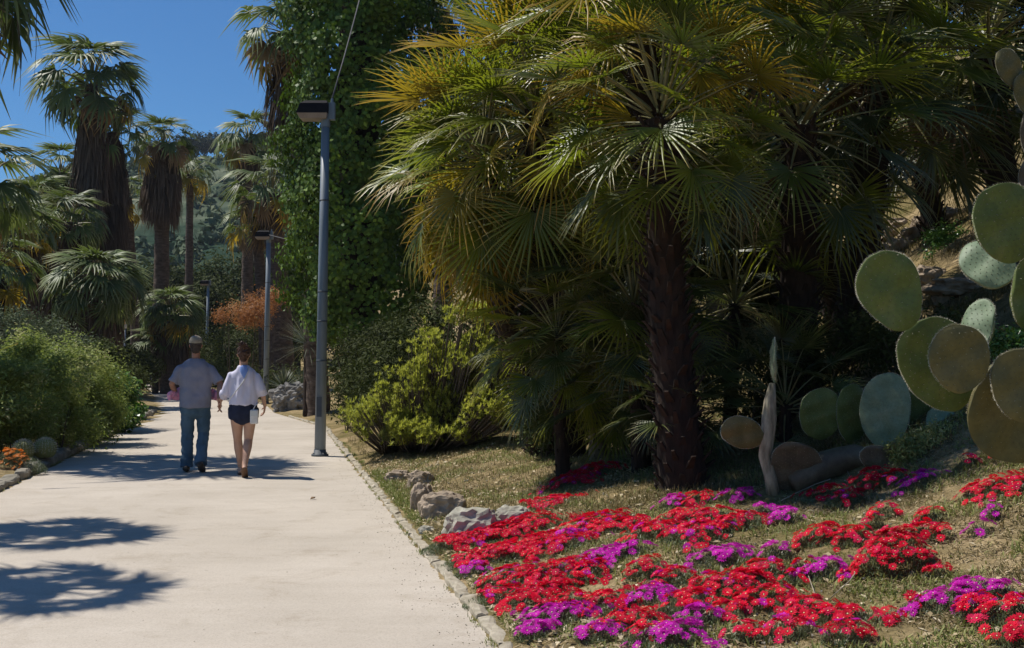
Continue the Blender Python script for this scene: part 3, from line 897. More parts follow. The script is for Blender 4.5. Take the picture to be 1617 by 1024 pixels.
wash_palm(74, 402, 41, 1.0, 'short palm between the brown trunks at far left', skl=1.6, skr=0.5, tr=0.36, n=22, ylw=0.4, scale=0.8, sk_n=700)
wash_palm(-12, 420, 33, 1.1, 'dark palm half outside the left edge of the photo', skl=2.0, skr=0.6, tr=0.33, n=26, ylw=0.3, scale=0.9, sk_n=900)
# stouter shaggy palms
wash_palm(148, 447, 33, 1.4, 'broad shaggy grey green fan palm with a brown skirt behind the shrubs', skl=1.5, skr=0.8, tr=0.5, n=84, scale=0.86, e_lo=-65, sk_n=1500, group='shaggy fan palms near the path', ylw=0.1)
wash_palm(272, 492, 46, 1.3, 'rounded fan palm with a brown base near the end of the path', skl=1.5, skr=0.7, tr=0.4, n=56, scale=0.8, e_lo=-55, sk_n=1000, group='shaggy fan palms near the path', ylw=0.2)
wash_palm(246, 547, 46, 0.8, 'small green palm on a thin pale trunk at the end of the path', tr=0.12, n=32, scale=0.68, e_lo=-55, group='shaggy fan palms near the path', ylw=0.0)
wash_palm(455, 42, 27.5, 1.2, 'palm head sticking out from behind the ivy at the top', skl=2.2, skr=0.45, tr=0.25, n=30, ylw=0.3, base=505, scale=0.85, sk_n=700, e_lo=-50, group='palms behind the ivy')
wash_palm(700, 10, 38, 1.3, 'grey distant palm against the scrap of sky behind the big fans', skl=1.5, skr=0.5, tr=0.3, n=24, ylw=0.2, scale=1.0, sk_n=400, e_lo=-40, group='palms behind the ivy')

# palms growing beyond the left edge, whose fans hang into the picture and whose shadows cross the path
def near_left(x, y, z, label, sc_=1.0, n=34, strands=0, e_lo=-55):
    z0 = gz(x, y)
    root = empty('fan_palm', (x, y, z0), label=label, cat='palm', group='palms beyond the left edge')
    top = Vector((0, 0, z - z0))
    mb = MB(); ring_trunk(mb, [(0, 0, -0.2), (0.05, 0, top.z * 0.5), top], [0.26, 0.2, 0.17], 12, 0.1, 4); mb.build('trunk', M['trunk_wash'], root)
    put_fronds(root, top, FS_W, n, 80, e_lo, scale=sc_, az0=1.0, crown_r=0.15, crown_h=0.5, kinds=lambda f_, az: 'g' if f_ < 0.8 else 'b')
    if strands:
        m2 = MB()
        for i in range(strands):
            a = random.uniform(-0.9, 0.9); r = random.uniform(0.7, 1.75)
            p = top + Vector((math.cos(a) * r, math.sin(a) * r, random.uniform(-0.6, 0.5)))
            L = random.uniform(0.5, 1.5)
            pts = [p]
            for k in range(5):
                p = p + Vector((random.uniform(-.03, .03), random.uniform(-.03, .03), -L / 5)); pts.append(p)
            m2.tube(pts, [0.006, 0.007, 0.006, 0.005, 0.004, 0.002], 4)
        m2.build('dead_fibre', M['skirt_fibre'], root)
    return root
M['skirt_fibre'] = solid('dead_fibre', (0.06, 0.045, 0.035), (0.12, 0.09, 0.06), 20, 0.9)
near_left(-8.95, 17.0, 7.45, 'palm whose drooping fan and hanging threads enter at the top left corner', 1.15, 38, strands=16)
near_left(-11.7, 24, 5.2, 'low palm whose fan tip enters halfway up the left edge', 0.95, 30)
near_left(-7.22, 10.85, 6.0, 'palm beyond the left edge casting the farther round shadow on the path', 0.50, 40, e_lo=-30)
near_left(-6.2, 8.5, 5.6, 'palm beyond the left edge casting the nearer round shadow on the path', 0.48, 40, e_lo=-30)

# ------------------------------------------------------------------ left planting
def scrub(name, label, cat, blobs_px, n, L, W, mat, **kw):
    """blobs given as (px, py, depth, half width m, half height m)"""
    bl = []
    for px, py, Y, rw, rh in blobs_px:
        c = at(px, py, Y)
        bl.append((c, Vector((rw, rw * 0.9, rh))))
    bits = kw.pop('bits', 0)
    for i in range(bits):
        c, r_ = bl[i % len(blobs_px)]
        a = random.random() * 6.28; e = random.uniform(-0.2, 1.4)
        q = c + Vector((math.cos(a) * math.cos(e) * r_.x, math.sin(a) * math.cos(e) * r_.y, math.sin(e) * r_.z)) * random.uniform(0.9, 1.12)
        f_ = random.uniform(0.12, 0.26)
        bl.append((q, Vector((f_, f_, f_ * random.uniform(0.6, 1.5)))))
    c0 = bl[0][0]
    base = Vector((c0.x, c0.y, gz(c0.x, c0.y)))
    root = empty(name, base, label=label, cat=cat, group=kw.pop('group', None))
    stem = MB()
    for c, r in bl[:len(blobs_px)]:
        f0 = Vector((c.x, c.y, gz(c.x, c.y) - 0.1))
        for k in range(4):
            e = c + Vector((random.uniform(-.7, .7) * r.x, random.uniform(-.7, .7) * r.y, random.uniform(0, .6) * r.z))
            stem.tube([f0 - base, (f0.lerp(e, 0.5) + Vector((0, 0, .05))) - base, e - base], [0.012, 0.008, 0.004], 5)
    stem.build('stem', M['bark'], root, kind='stuff')
    foliage('foliage', bl, n, L, W, mat, root, keep=lambda P: P[:, 2] > zt(P[:, 0], P[:, 1]) - 0.02, **kw)
    return root
scrub('shrub', 'large fine leaved light green shrub mass left of the path', 'shrub',
      [(60, 605, 17, 0.75, 0.55), (130, 610, 19, 0.75, 0.6), (20, 640, 15.5, 0.6, 0.45), (-60, 620, 16, 0.8, 0.6), (95, 655, 17, 0.55, 0.4), (150, 645, 19, 0.5, 0.4), (85, 575, 19.5, 0.7, 0.45), (30, 580, 18, 0.6, 0.4), (20, 675, 15.8, 0.6, 0.3), (90, 678, 17.4, 0.5, 0.28), (140, 672, 19.0, 0.45, 0.28), (-40, 670, 15.2, 0.6, 0.35), (165, 660, 20.5, 0.4, 0.3)],
      76000, 0.07, 0.026, M['shrub_fine'], per=9, spread=0.07, lump=0.38, shell=0.55, bits=110, up=1.3, tf=3.2)
scrub('shrub', 'dark broad leaved green shrub at the path edge behind the fine leaved shrub', 'shrub',
      [(186, 628, 22.5, 0.42, 0.42), (196, 650, 22, 0.3, 0.3), (168, 612, 23.5, 0.4, 0.35)], 9000, 0.10, 0.06, M['shrub_broad'], per=6, spread=0.07)
scrub('shrub', 'grey green mounded shrub behind the fine leaved shrub at far left', 'shrub',
      [(20, 525, 27, 0.9, 0.5), (80, 535, 28, 0.8, 0.4), (-50, 520, 27, 0.9, 0.5), (130, 560, 29, 0.6, 0.4)], 16000, 0.09, 0.03, M['shrub_grey'], per=10, spread=0.12)
scrub('shrub', 'low green shrub under the broad shaggy fan palm', 'shrub',
      [(160, 570, 27, 0.6, 0.35), (200, 600, 30, 0.5, 0.3)], 9000, 0.09, 0.04, M['tree_mid'], per=8, spread=0.12)
scrub('shrub', 'dark low shrub by the thin white tipped post', 'shrub',
      [(215, 585, 40, 0.7, 0.4), (195, 570, 42, 0.9, 0.5)], 7000, 0.12, 0.06, M['tree_dark'], per=8, spread=0.15)
scrub('shrub', 'light green weeds spilling over the left kerb', 'plant',
      [(120, 685, 19.0, 0.4, 0.16), (160, 688, 20.3, 0.35, 0.14), (85, 690, 18.2, 0.3, 0.14), (40, 675, 16.6, 0.5, 0.2), (5, 680, 15.8, 0.5, 0.22)], 15000, 0.05, 0.016, M['weed'], per=10, spread=0.06)
# grass-like rosettes at far left
def rosette(name, c, n, L, W, mat, label=None, cat=None, droop=0.35, e0=10, e1=85, group=None, part='leaves', thick=None, kindstuff=True):
    root = empty(name, c, label=label, cat=cat, group=group)
    az = rng.random(n) * 2 * math.pi
    el = np.radians(rng.uniform(e0, e1, n))
    D = np.stack([np.cos(az) * np.cos(el), np.sin(az) * np.cos(el), np.sin(el)], 1)
    B = D * 0.04
    V, Fc, vv = strap_leaves(B, D, L * rng.uniform(0.7, 1.1, n), W, droop * rng.uniform(0.3, 1.3, n), 5, rng.random(n))
    o = ob(part, mesh_np(part, V, Fc, mat, vv), root)
    if kindstuff: o['kind'] = 'stuff'
    return root
for px, py, Y, L, lab in ((12, 560, 24, 0.9, 'spiky grey green rosette left of the shaggy palm, at the photo edge'), (62, 552, 26, 0.9, 'spiky grey green rosette behind the light shrub'), (102, 560, 30, 0.9, 'spiky rosette at the foot of the shaggy fan palm')):
    c = at(px, py, Y)
    rosette('spiky_plant', (c.x, c.y, c.z - 0.4), 150, L, 0.035, M['fr_blue'], lab, 'plant', group='spiky rosettes left of the path')

# barrel cacti with orange flowers
def barrel(px, py, Y, r, lab):
    c = at(px, py, Y)
    z0 = gz(c.x, c.y)
    root = empty('barrel_cactus', (c.x, c.y, z0), label=lab, cat='cactus', group='barrel cacti by the left kerb')
    mb = MB(); nr = 22; V = []; Fc = []
    H = max(c.z - z0 + r * 0.8, r * 1.5)
    for i in range(15):
        t = i / 14
        ph = R(-50 + 138 * t)
        for j in range(nr * 4):
            a = 2 * math.pi * j / (nr * 4)
            rib = 1 + 0.07 * math.cos(nr * a)
            V.append((math.cos(a) * r * math.cos(ph) * rib, math.sin(a) * r * math.cos(ph) * rib, H - r + math.sin(ph) * r * 0.95 if ph > 0 else H - r + math.sin(ph) * r))
    n_ = nr * 4
    for i in range(14):
        for j in range(n_):
            Fc.append((i * n_ + j, i * n_ + (j + 1) % n_, (i + 1) * n_ + (j + 1) % n_, (i + 1) * n_ + j))
    mb.add(V, Fc); mb.build('body', M['barrel'], root)
    sp = MB()
    for j in range(nr):
        a = 2 * math.pi * j / nr
        for i in range(9):
            ph = R(-10 + 92 * i / 8)
            n1 = Vector((math.cos(a) * math.cos(ph), math.sin(a) * math.cos(ph), math.sin(ph)))
            p = Vector((n1.x * r * 1.06, n1.y * r * 1.06, H - r + n1.z * r))
            for k in range(4):
                d = (n1 + Vector([random.uniform(-1, 1) for _ in range(3)]) * 0.9).normalized()
                s_ = n1.cross(d).normalized() * 0.0018
                sp.add([p - s_, p + s_, p + d * r * 0.22], [(0, 1, 2)])
    o = sp.build('spines', M['spine'], root); o['kind'] = 'stuff'
    return root
barrel(37, 708, 14.9, 0.135, 'left barrel cactus among orange flowers by the left kerb')
barrel(71, 706, 15.2, 0.145, 'right barrel cactus, closer to the path, by the left kerb')

# ------------------------------------------------------------------ flowers
def blossom_mesh(name, mats, n, rad, seed, cup=0.25):
    r_ = random.Random(seed)
    V, Fq, v, mi = [], [], [], []
    for layer in range(2):
        for i in range(n):
            a = 2 * math.pi * (i + 0.5 * layer) / n + r_.uniform(-0.08, 0.08)
            rr = rad * (1 if layer == 0 else 0.78) * r_.uniform(0.9, 1.08)
            w_ = rad * 0.13
            d = Vector((math.cos(a), math.sin(a), 0)); s_ = Vector((-d.y, d.x, 0))
            z0 = 0.002 * layer
            zt_ = rr * cup * (0.6 + 0.8 * layer) + r_.uniform(-1, 1) * rad * 0.05
            b = len(V)
            V += [tuple(d * rad * 0.12 + Vector((0, 0, z0))), tuple(d * rr * 0.7 - s_ * w_ + Vector((0, 0, zt_ * 0.7))), tuple(d * rr + Vector((0, 0, zt_))), tuple(d * rr * 0.7 + s_ * w_ + Vector((0, 0, zt_ * 0.7)))]
            Fq.append((b, b + 1, b + 2, b + 3)); mi.append(0); v += [0.1, 0.7, 1.0, 0.7]
    # boss of stamens
    b = len(V)
    for i in range(6):
        a = i * math.pi / 3
        V.append((math.cos(a) * rad * 0.11, math.sin(a) * rad * 0.11, 0.004)); v.append(0.5)
    V.append((0, 0, rad * 0.13)); v.append(0.5)
    for i in range(6):
        Fq.append((b + i, b + (i + 1) % 6, b + 6, b + 6)); mi.append(1)
    # quads with a repeated corner are cleaned by validate; use explicit triangles for the boss
    me = bpy.data.meshes.new(name)
    me.from_pydata(V, [], [f if f[2] != f[3] else f[:3] for f in Fq])
    for m in mats: me.materials.append(m)
    me.polygons.foreach_set('material_index', mi)
    at_ = me.attributes.new('v', 'FLOAT', 'POINT'); at_.data.foreach_set('value', v)
    me.update()
    return me
BL = {k: [blossom_mesh('blossom', [M[k], M['stamen']], 11, 0.021 if k != 'orangep' else 0.026, i * 7 + 1) for i in range(3)] for k in ('red', 'crimson', 'magenta', 'orangep')}

def flower_clump(px, py, rpx, col, label, dens=1.0, hgt=0.10, group='flowering ice plants', cat='flowers', name='ice_plant', mix=None, g=None):
    c = g or G(px, py)
    rm = rpx / F * c.y
    root = empty(name, c, label=label, cat=cat, group=group)
    # mounded foliage of short succulent leaves
    n = int(min(3400, 1200 * (rm / 0.12) ** 1.7))
    a = rng.random(n) * 2 * math.pi; rr = np.sqrt(rng.random(n)) * rm * 1.02
    x = c.x + np.cos(a) * rr; y = c.y + np.sin(a) * rr * 0.9
    prof = lambda r_: hgt * np.clip(1 - (r_ / (rm * 1.25)) ** 2, 0, 1)
    hh = prof(rr) * rng.uniform(0.2, 1.0, n)
    z = zt(x, y) + hh
    P = np.stack([x, y, z], 1)
    D = rng.normal(size=(n, 3)) * 0.8 + np.array([0, 0, 0.8])
    V, Fc, vv = strap_leaves(P - np.array(c), D, 0.024 * rng.uniform(0.6, 1.3, n), 0.006, 0.1, 2, rng.random(n))
    o = ob('foliage', mesh_np('foliage', V, Fc, M['iceleaf'], vv), root); o['kind'] = 'stuff'
    # blossoms carpeting it
    area = math.pi * rm * rm * 0.9
    k = int(min(210, max(8, area / (0.039 ** 2) * dens)))
    for i in range(k):
        a_ = random.random() * 2 * math.pi; r_ = math.sqrt(random.random()) * rm * 1.08 * (1 + 0.30 * math.sin(a_ * 3 + px) + 0.22 * math.sin(a_ * 5 + py)) * (1.0 if random.random() < 0.88 else 1.35)
        xx = c.x + math.cos(a_) * r_; yy = c.y + math.sin(a_) * r_ * 0.9
        if xl(yy) - 0.1 < xx < xr(yy) + 0.11: continue
        zz = gz(xx, yy) + float(prof(r_)) * random.uniform(0.9, 1.1) + 0.022 + random.uniform(0, 0.02)
        cc = col
        if col == 'red': cc = 'crimson' if random.random() < 0.28 else 'red'
        if mix and random.random() < mix[1]: cc = mix[0]
        b = bpy.data.objects.new('blossom', random.choice(BL[cc]))
        link(b, root)
        s_ = random.uniform(1.1, 1.6)
        b.location = (xx - c.x, yy - c.y, zz - c.z)
        o_ = min(1.0, r_ / rm) * 0.75
        up_ = Vector((math.cos(a_) * o_ + random.uniform(-.35, .35) - 0.15, math.sin(a_) * o_ + random.uniform(-.35, .35), 1.0))
        b.rotation_euler = (up_.to_track_quat('Z', 'Y') @ Quaternion((0, 0, 1), random.random() * 6.28)).to_euler()
        b.scale = (s_, s_, s_)
    return root

clumps = [
 (706, 868, 24, 'R'), (748, 858, 28, 'R'), (790, 848, 30, 'R'), (735, 893, 24, 'R'), (745, 908, 17, 'M'), (788, 885, 34, 'R'), (832, 838, 34, 'R'), (868, 800, 26, 'R'), (902, 768, 26, 'R'), (938, 752, 24, 'R'),
 (838, 870, 38, 'R'), (940, 835, 38, 'R'), (882, 872, 34, 'R'), (820, 918, 40, 'R'), (778, 952, 28, 'R'), (850, 950, 34, 'R'), (880, 918, 38, 'R'), (922, 918, 26, 'R'),
 (942, 893, 30, 'M'), (893, 858, 15, 'M'), (993, 877, 20, 'M'), (985, 838, 26, 'R'), (1040, 850, 30, 'R'), (1078, 822, 24, 'R'), (1062, 803, 14, 'M'), (1100, 852, 34, 'R'), (1142, 888, 32, 'M'), (1120, 826, 26, 'R'),
 (1020, 912, 20, 'R'), (1058, 922, 22, 'R'), (1022, 950, 25, 'M'), (955, 962, 34, 'R'), (898, 962, 20, 'R'), (875, 985, 36, 'M'), (845, 1008, 20, 'M'), (990, 992, 28, 'R'), (945, 1012, 22, 'M'),
 (1085, 965, 30, 'R'), (1098, 990, 24, 'M'), (1060, 1018, 30, 'M'), (1120, 935, 26, 'R'), (1165, 935, 36, 'R'), (1158, 972, 26, 'R'), (1215, 958, 38, 'R'), (1205, 912, 28, 'R'), (1270, 975, 36, 'R'), (1330, 985, 32, 'R'),
 (1165, 835, 30, 'R'), (1205, 815, 13, 'M'), (1240, 826, 18, 'M'), (1225, 884, 16, 'M'), (1298, 855, 28, 'R'), (1345, 862, 26, 'R'), (1295, 788, 20, 'R'), (1332, 796, 20, 'R'), (1372, 768, 22, 'R'), (1412, 766, 14, 'R'), (1448, 770, 20, 'M'),
 (1395, 818, 14, 'R'), (1468, 825, 16, 'R'), (1450, 852, 22, 'R'), (1485, 852, 12, 'R'), (1412, 898, 36, 'R'), (1300, 912, 28, 'M'), (1478, 915, 14, 'R'), (1488, 958, 34, 'M'), (1532, 942, 24, 'M'), (1576, 945, 20, 'M'),
 (1548, 975, 26, 'R'), (1592, 985, 34, 'R'), (1560, 780, 28, 'R'), (1598, 775, 26, 'R'), (1566, 820, 10, 'M'), (1546, 848, 11, 'M'), (1400, 990, 14, 'R'), (1240, 1010, 28, 'R'), (1180, 1012, 22, 'R'), (1335, 1018, 26, 'R'),
 (1608, 1018, 26, 'R'), (1012, 1018, 18, 'R'), (1525, 738, 11, 'R'), (1574, 726, 11, 'R'), (1165, 790, 20, 'M'), (1100, 795, 20, 'R'), (1380, 838, 12, 'R'), (1255, 925, 16, 'R'), (1440, 965, 12, 'R'), (1270, 905, 12, 'R')]
marks = [('the pale grey boulder', 745, 820), ('the lower right kerb', 740, 985), ('the thin small palm trunk', 945, 730), ('the bare sandy patch', 970, 925), ('the thick dark palm trunk', 1085, 790),
         ('the upright woody cactus stem', 1215, 790), ('the lying brown cactus trunk', 1370, 750), ('the big prickly pear', 1600, 730), ('the tall red mound', 1412, 898), ('the middle of the bottom edge', 1130, 1024), ('the bottom right corner', 1617, 1024)]
ordw = ['nearest', 'second nearest', 'third nearest', 'fourth nearest', 'fifth nearest', 'sixth nearest', 'seventh nearest', 'eighth nearest', 'ninth nearest', 'tenth nearest', 'eleventh nearest', 'twelfth nearest', 'thirteenth nearest', 'fourteenth nearest']
byk = {}
for i, (px, py, r, cl) in enumerate(clumps):
    if (px, py) == (1412, 898):
        continue
    j = min(range(len(marks)), key=lambda q: math.hypot(marks[q][1] - px, (marks[q][2] - py) * 1.8))
    byk.setdefault((j, cl), []).append((math.hypot(marks[j][1] - px, (marks[j][2] - py) * 1.8), i))
labs = {}
for (j, cl), lst in byk.items():
    for q, (_, i) in enumerate(sorted(lst)):
        colw = {'R': 'bright red', 'M': 'magenta'}[cl]
        labs[i] = '%s flower clump %s to %s' % (colw, ordw[q], marks[j][0])
for i, (px, py, r, cl) in enumerate(clumps):
    lab = labs.get(i, 'tall dark red mound of flowers in the right half of the bed')
    sp_ = r < 15
    flower_clump(px, py, r * (1.68 if px < 1120 else 1.5), 'red' if cl == 'R' else 'magenta', lab, dens=1.1 if i in labs else 2.6, hgt=0.17 if i not in labs else random.uniform(0.03, 0.07), mix=('magenta', 0.10) if cl == 'R' and random.random() < 0.4 else None, group='flowering ice plants in the bed')
for px, py, r, lab in ((12, 722, 22, 'orange flower patch at the left edge of the photo'), (52, 720, 22, 'orange flower patch in front of the barrel cacti'), (28, 745, 20, 'orange flower patch nearest the left kerb')):
    c = at(px, py, 14.2)
    c.z = gz(c.x, c.y) 
    flower_clump(px, py, r, 'orangep', lab, dens=0.5, hgt=0.22, group='orange flowers by the barrel cacti', name='orange_flower', g=c)

# ------------------------------------------------------------------ ground cover of the bed: straw, weeds, pebbles
def scatter_straps(name, n, region, L, W, mat, label, cat, e0=5, e1=60, droop=0.3, dens=None, segs=2):
    y0, y1, s0, s1 = region
    u = rng.random(n * 3)
    y = y0 + (y1 - y0) * u ** 1.5
    s = rng.uniform(s0, s1, n * 3)
    x = xr(y) + s
    if dens is not None:
        k = rng.random(n * 3) < dens(x, y, s)
        x, y = x[k], y[k]
    x, y = x[:n], y[:n]
    n = len(x)
    z = zt(x, y)
    az = rng.random(n) * 2 * math.pi; el = np.radians(rng.uniform(e0, e1, n))
    D = np.stack([np.cos(az) * np.cos(el), np.sin(az) * np.cos(el), np.sin(el)], 1)
    V, Fc, vv = strap_leaves(np.stack([x, y, z], 1), D, L * rng.uniform(0.5, 1.4, n), W * rng.uniform(0.6, 1.4, n), droop, segs, rng.random(n))
    return ob(name, mesh_np(name, V, Fc, mat, vv), label=label, category=cat, kind='stuff')
def ob_tag_fix(): pass
def nzf(x, y, f, o):
    return np.array([noise.noise(Vector((a * f, b * f, o))) for a, b in zip(x, y)])
scatter_straps('dry_straw', 150000, (3.6, 15, 0.12, 5.5), 0.07, 0.008, M['litter'], 'dry pale straw and plant litter lying over the bed', 'litter', -5, 30, 0.25)
scatter_straps('low_weeds', 110000, (3.8, 15, 0.12, 5.5), 0.055, 0.011, M['weed'], 'low green and yellowish weeds between the flower clumps', 'weeds', 15, 80, 0.3, dens=lambda x, y, s: np.clip(nzf(x, y, 1.9, 2.0) * 5 + 0.35, 0.06, 1))
scatter_straps('fine_weeds', 60000, (4.1, 9.5, 0.5, 5.2), 0.05, 0.0085, M['drygrass'], 'fine olive and straw coloured growth among the flowers', 'weeds', 5, 75, 0.3, dens=lambda x, y, s: np.clip(0.45 + nzf(x, y, 2.3, 5.0) * 4, 0.05, 1))
scatter_straps('bank_grass', 80000, (9.0, 22, 4.5, 13), 0.10, 0.012, M['drygrass'], 'dry olive grass on the steep bank behind the palms and cacti', 'grass', 20, 85, 0.3, dens=lambda x, y, s: np.clip(0.5 + nzf(x, y, 1.3, 8.0) * 4, 0.04, 1))
scatter_straps('dry_grass', 42000, (8.6, 20, 0.2, 5.0), 0.085, 0.008, M['drygrass'], 'short mixed dry grass on the slope behind the boulders', 'grass', 30, 85, 0.3, segs=2)
# green weeds at the path edge by the boulders
n = 5000
gx = []
for k in range(n):
    p = random.choice([(600, 770), (612, 790), (590, 750), (622, 810), (630, 830), (608, 800), (640, 800)])
    gx.append(p)
cl_ = [G(*p) for p in [(600, 770), (612, 790), (588, 752), (622, 812), (604, 760), (634, 828), (616, 776), (626, 796)]]
ci = rng.integers(0, len(cl_), n)
cc = np.array([tuple(c) for c in cl_])[ci]
P = cc + rng.normal(size=(n, 3)) * np.array([0.12, 0.18, 0]); P[:, 2] = zt(P[:, 0], P[:, 1])
kk = P[:, 0] > xr(P[:, 1]) + 0.1
P = P[kk]; n = len(P)
az = rng.random(n) * 6.28; el = np.radians(rng.uniform(20, 85, n))
D = np.stack([np.cos(az) * np.cos(el), np.sin(az) * np.cos(el), np.sin(el)], 1)
V, Fc, vv = strap_leaves(P, D, 0.10 * rng.uniform(0.5, 1.4, n), 0.010, 0.35, 3, rng.random(n) * 0.6)
ob('green_weeds', mesh_np('green_weeds', V, Fc, M['weed'], vv), label='bright green weeds between the right kerb and the boulders', category='weeds', kind='stuff')
for side_, e_, y0_, y1_, lab_ in ((1, xr, 3.9, 20, 'thin grass tufts growing along the right kerb'), (-1, xl, 9, 26, 'weeds and moss along the left kerb')):
    nt_ = 150; ty = rng.uniform(y0_, y1_, nt_); n = nt_ * 26
    yy = np.repeat(ty, 26) + rng.normal(size=n) * 0.035; xx = e_(yy) + side_ * (np.repeat(rng.choice([-0.015, 0.10, 0.13], nt_), 26) + rng.normal(size=n) * 0.012)
    az = rng.random(n) * 6.28; el = np.radians(rng.uniform(20, 85, n))
    D = np.stack([np.cos(az) * np.cos(el), np.sin(az) * np.cos(el), np.sin(el)], 1)
    V, Fc, vv = strap_leaves(np.stack([xx, yy, zt(xx, yy)], 1), D, 0.05 * rng.uniform(0.4, 1.4, n), 0.006, 0.3, 2, rng.random(n))
    ob('kerb_grass', mesh_np('kerb_grass', V, Fc, M['weed'], vv), label=lab_, category='grass', kind='stuff')
# leaf litter near kerb and under the palm
n = 4200
y = rng.uniform(3.8, 15, n); s = np.abs(rng.normal(size=n)) * np.where(rng.random(n) < 0.5, 0.35, 1.6) + 0.1; x = xr(y) + s
c2 = G(1020, 735)
m_ = 420
x = np.concatenate([x, c2.x + rng.normal(size=m_) * 0.35]); y = np.concatenate([y, c2.y + rng.normal(size=m_) * 0.5])
P = np.stack([x, y, zt(x, y) + 0.018], 1)
V, Fc, v = leaf_quads(P, rng.normal(size=P.shape) * 0.35 + np.array([0, 0, 1]), 0.05, 0.024, rng.random(len(P)) * 0.6 + 0.4)
ob('leaf_litter', mesh_np('leaf_litter', V, Fc, M['litter'], v), label='curled dry leaves lying along the kerb and under the palms', category='litter', kind='stuff')
# pebbles
n = 1500
ico = bmesh.new(); bmesh.ops.create_icosphere(ico, subdivisions=1, radius=1)
iv = np.array([tuple(v.co) for v in ico.verts]); iff = np.array([[v.index for v in f.verts] for f in ico.faces]); ico.free()
y = 3.7 + rng.random(n) ** 1.4 * 11; x = xr(y) + 0.12 + np.abs(rng.normal(size=n)) * 1.2
sz = rng.uniform(0.003, 0.009, n) * rng.uniform(0.7, 1.6, n)
V = (iv[None] * sz[:, None, None] * rng.uniform(0.6, 1.3, (n, 1, 3)) + np.stack([x, y, zt(x, y) + 0.01], 1)[:, None]).reshape(-1, 3)
Fc = (iff[None] + (np.arange(n) * len(iv))[:, None, None]).reshape(-1, 3)
ob('pebbles', mesh_np('pebbles', V, Fc, M['kerb_rough']), label='small pale pebbles scattered on the soil of the bed', category='pebbles', kind='stuff')

n = 1500
y = 4 + rng.random(n) ** 1.7 * 22; e_ = rng.random(n) < 0.7
x = np.where(e_, xr(y) - 0.01 - np.abs(rng.normal(size=n)) * 0.16, xl(y) + rng.random(n) * (xr(y) - xl(y)))
sz = rng.uniform(0.0015, 0.004, n) * np.where(e_, 1.2, 1.0)
V = (iv[None] * sz[:, None, None] * rng.uniform(0.5, 1.4, (n, 1, 3)) + np.stack([x, y, np.full(n, 0.005)], 1)[:, None]).reshape(-1, 3)
Fc = (iff[None] + (np.arange(n) * len(iv))[:, None, None]).reshape(-1, 3)
ob('grit', mesh_np('grit', V, Fc, M['kerb']), label='loose grit lying on the pale path, thickest beside the right kerb', category='grit', kind='stuff')
# ------------------------------------------------------------------ boulders
def rock(name, px, py, wpx, hpx, mat, label, rough=0.28, dpth=0.8, group=None, Yo=None, sub=4, sx=1.0, cat='rock', fq=1.6):
    g = G(px, py + hpx / 2) if Yo is None else at(px, py + hpx / 2, Yo)
    if Yo is not None: g.z = gz(g.x, g.y)
    w_ = wpx / F * g.y / 2; h_ = hpx / F * g.y * 0.72
    bm = bmesh.new(); bmesh.ops.create_icosphere(bm, subdivisions=sub, radius=1)
    off = Vector((px * 0.37, py * 0.21, 1))
    for v in bm.verts:
        d = v.co.normalized()
        cell = noise.cell_vector(d * 2.2 + off) if False else None
        f_ = 1 + rough * noise.fractal(d * fq + off, 0.7, 2.1, 6) + rough * 0.5 * (noise.voronoi(d * 2.2 + off)[0][0] - 0.4)
        q = d * f_
        q = Vector([math.copysign(abs(k) ** 0.82, k) for k in q])
        v.co = Vector((q.x * w_, q.y * w_ * dpth, q.z * h_ + h_ * 0.25))
    me = bpy.data.meshes.new(name); bm.to_mesh(me); bm.free(); me.materials.append(mat)
    o = ob(name, me, label=label, category=cat, group=group)
    o.location = g
    return o
rgr = 'boulders lining the bed'
rock('boulder', 745, 822, 88, 46, M['rock_grey'], 'pale grey angular boulder touching the red flowers', 0.3, 0.8, rgr)
rock('boulder', 812, 812, 60, 30, M['rock_grey'], 'flat grey stone behind the pale grey boulder, partly under flowers', 0.25, 0.8, rgr)
rock('boulder', 700, 793, 78, 40, M['rock_pink'], 'pinkish rough boulder left of the pale grey one', 0.28, 0.8, rgr)
rock('boulder', 666, 782, 34, 46, M['rock_pink'], 'narrow brown stone at the left end of the boulders', 0.28, 0.9, rgr)
rock('boulder', 664, 755, 40, 26, M['rock_pink'], 'small knobbly grey brown stone on top of the boulder row', 0.3, 0.9, rgr)
rock('boulder', 628, 750, 40, 18, M['rock_pink'], 'low pink stone beside the green weeds, farthest from the flowers', 0.35, 0.9, rgr)
rock('boulder', 674, 835, 24, 10, M['rock_grey'], 'small stone on the soil below the boulders', 0.3, 0.9, rgr)
rock('boulder', 467, 632, 72, 42, M['rock_dark'], 'large pitted grey rock behind the lamp post at the path edge', 0.33, 0.8, 'rocks beside the path', Yo=30.6, sub=5, fq=2.5)
rock('boulder', 645, 700, 60, 12, M['rock_pink'], 'long flat stone under the yellow green bush', 0.3, 0.4, 'rocks beside the path')
rock('boulder', 1520, 448, 110, 22, M['rock_pink'], 'flat ledge rock on the bank behind the near cactus', 0.3, 0.7, 'rocks on the bank', sub=4)
rock('boulder', 1468, 432, 50, 26, M['rock_pink'], 'rock on the bank left of the bright green bush', 0.4, 0.7, 'rocks on the bank')
for i, (px, py, w_, h_, lb) in enumerate([(1385, 392, 40, 20, 'lower left stone'), (1420, 385, 44, 22, 'lower middle stone'), (1400, 368, 36, 18, 'middle stone'), (1440, 366, 36, 20, 'right stone'), (1415, 352, 34, 16, 'topmost stone'), (1455, 348, 30, 16, 'upper right stone'), (1380, 372, 26, 14, 'small left stone')]):
    rock('stone', px, py, w_, h_, M['rock_pink'], '%s of the sunlit stone heap between the palm trunks and the cactus' % lb, 0.4, 0.9, 'stone heap on the bank', sub=3, cat='stone')

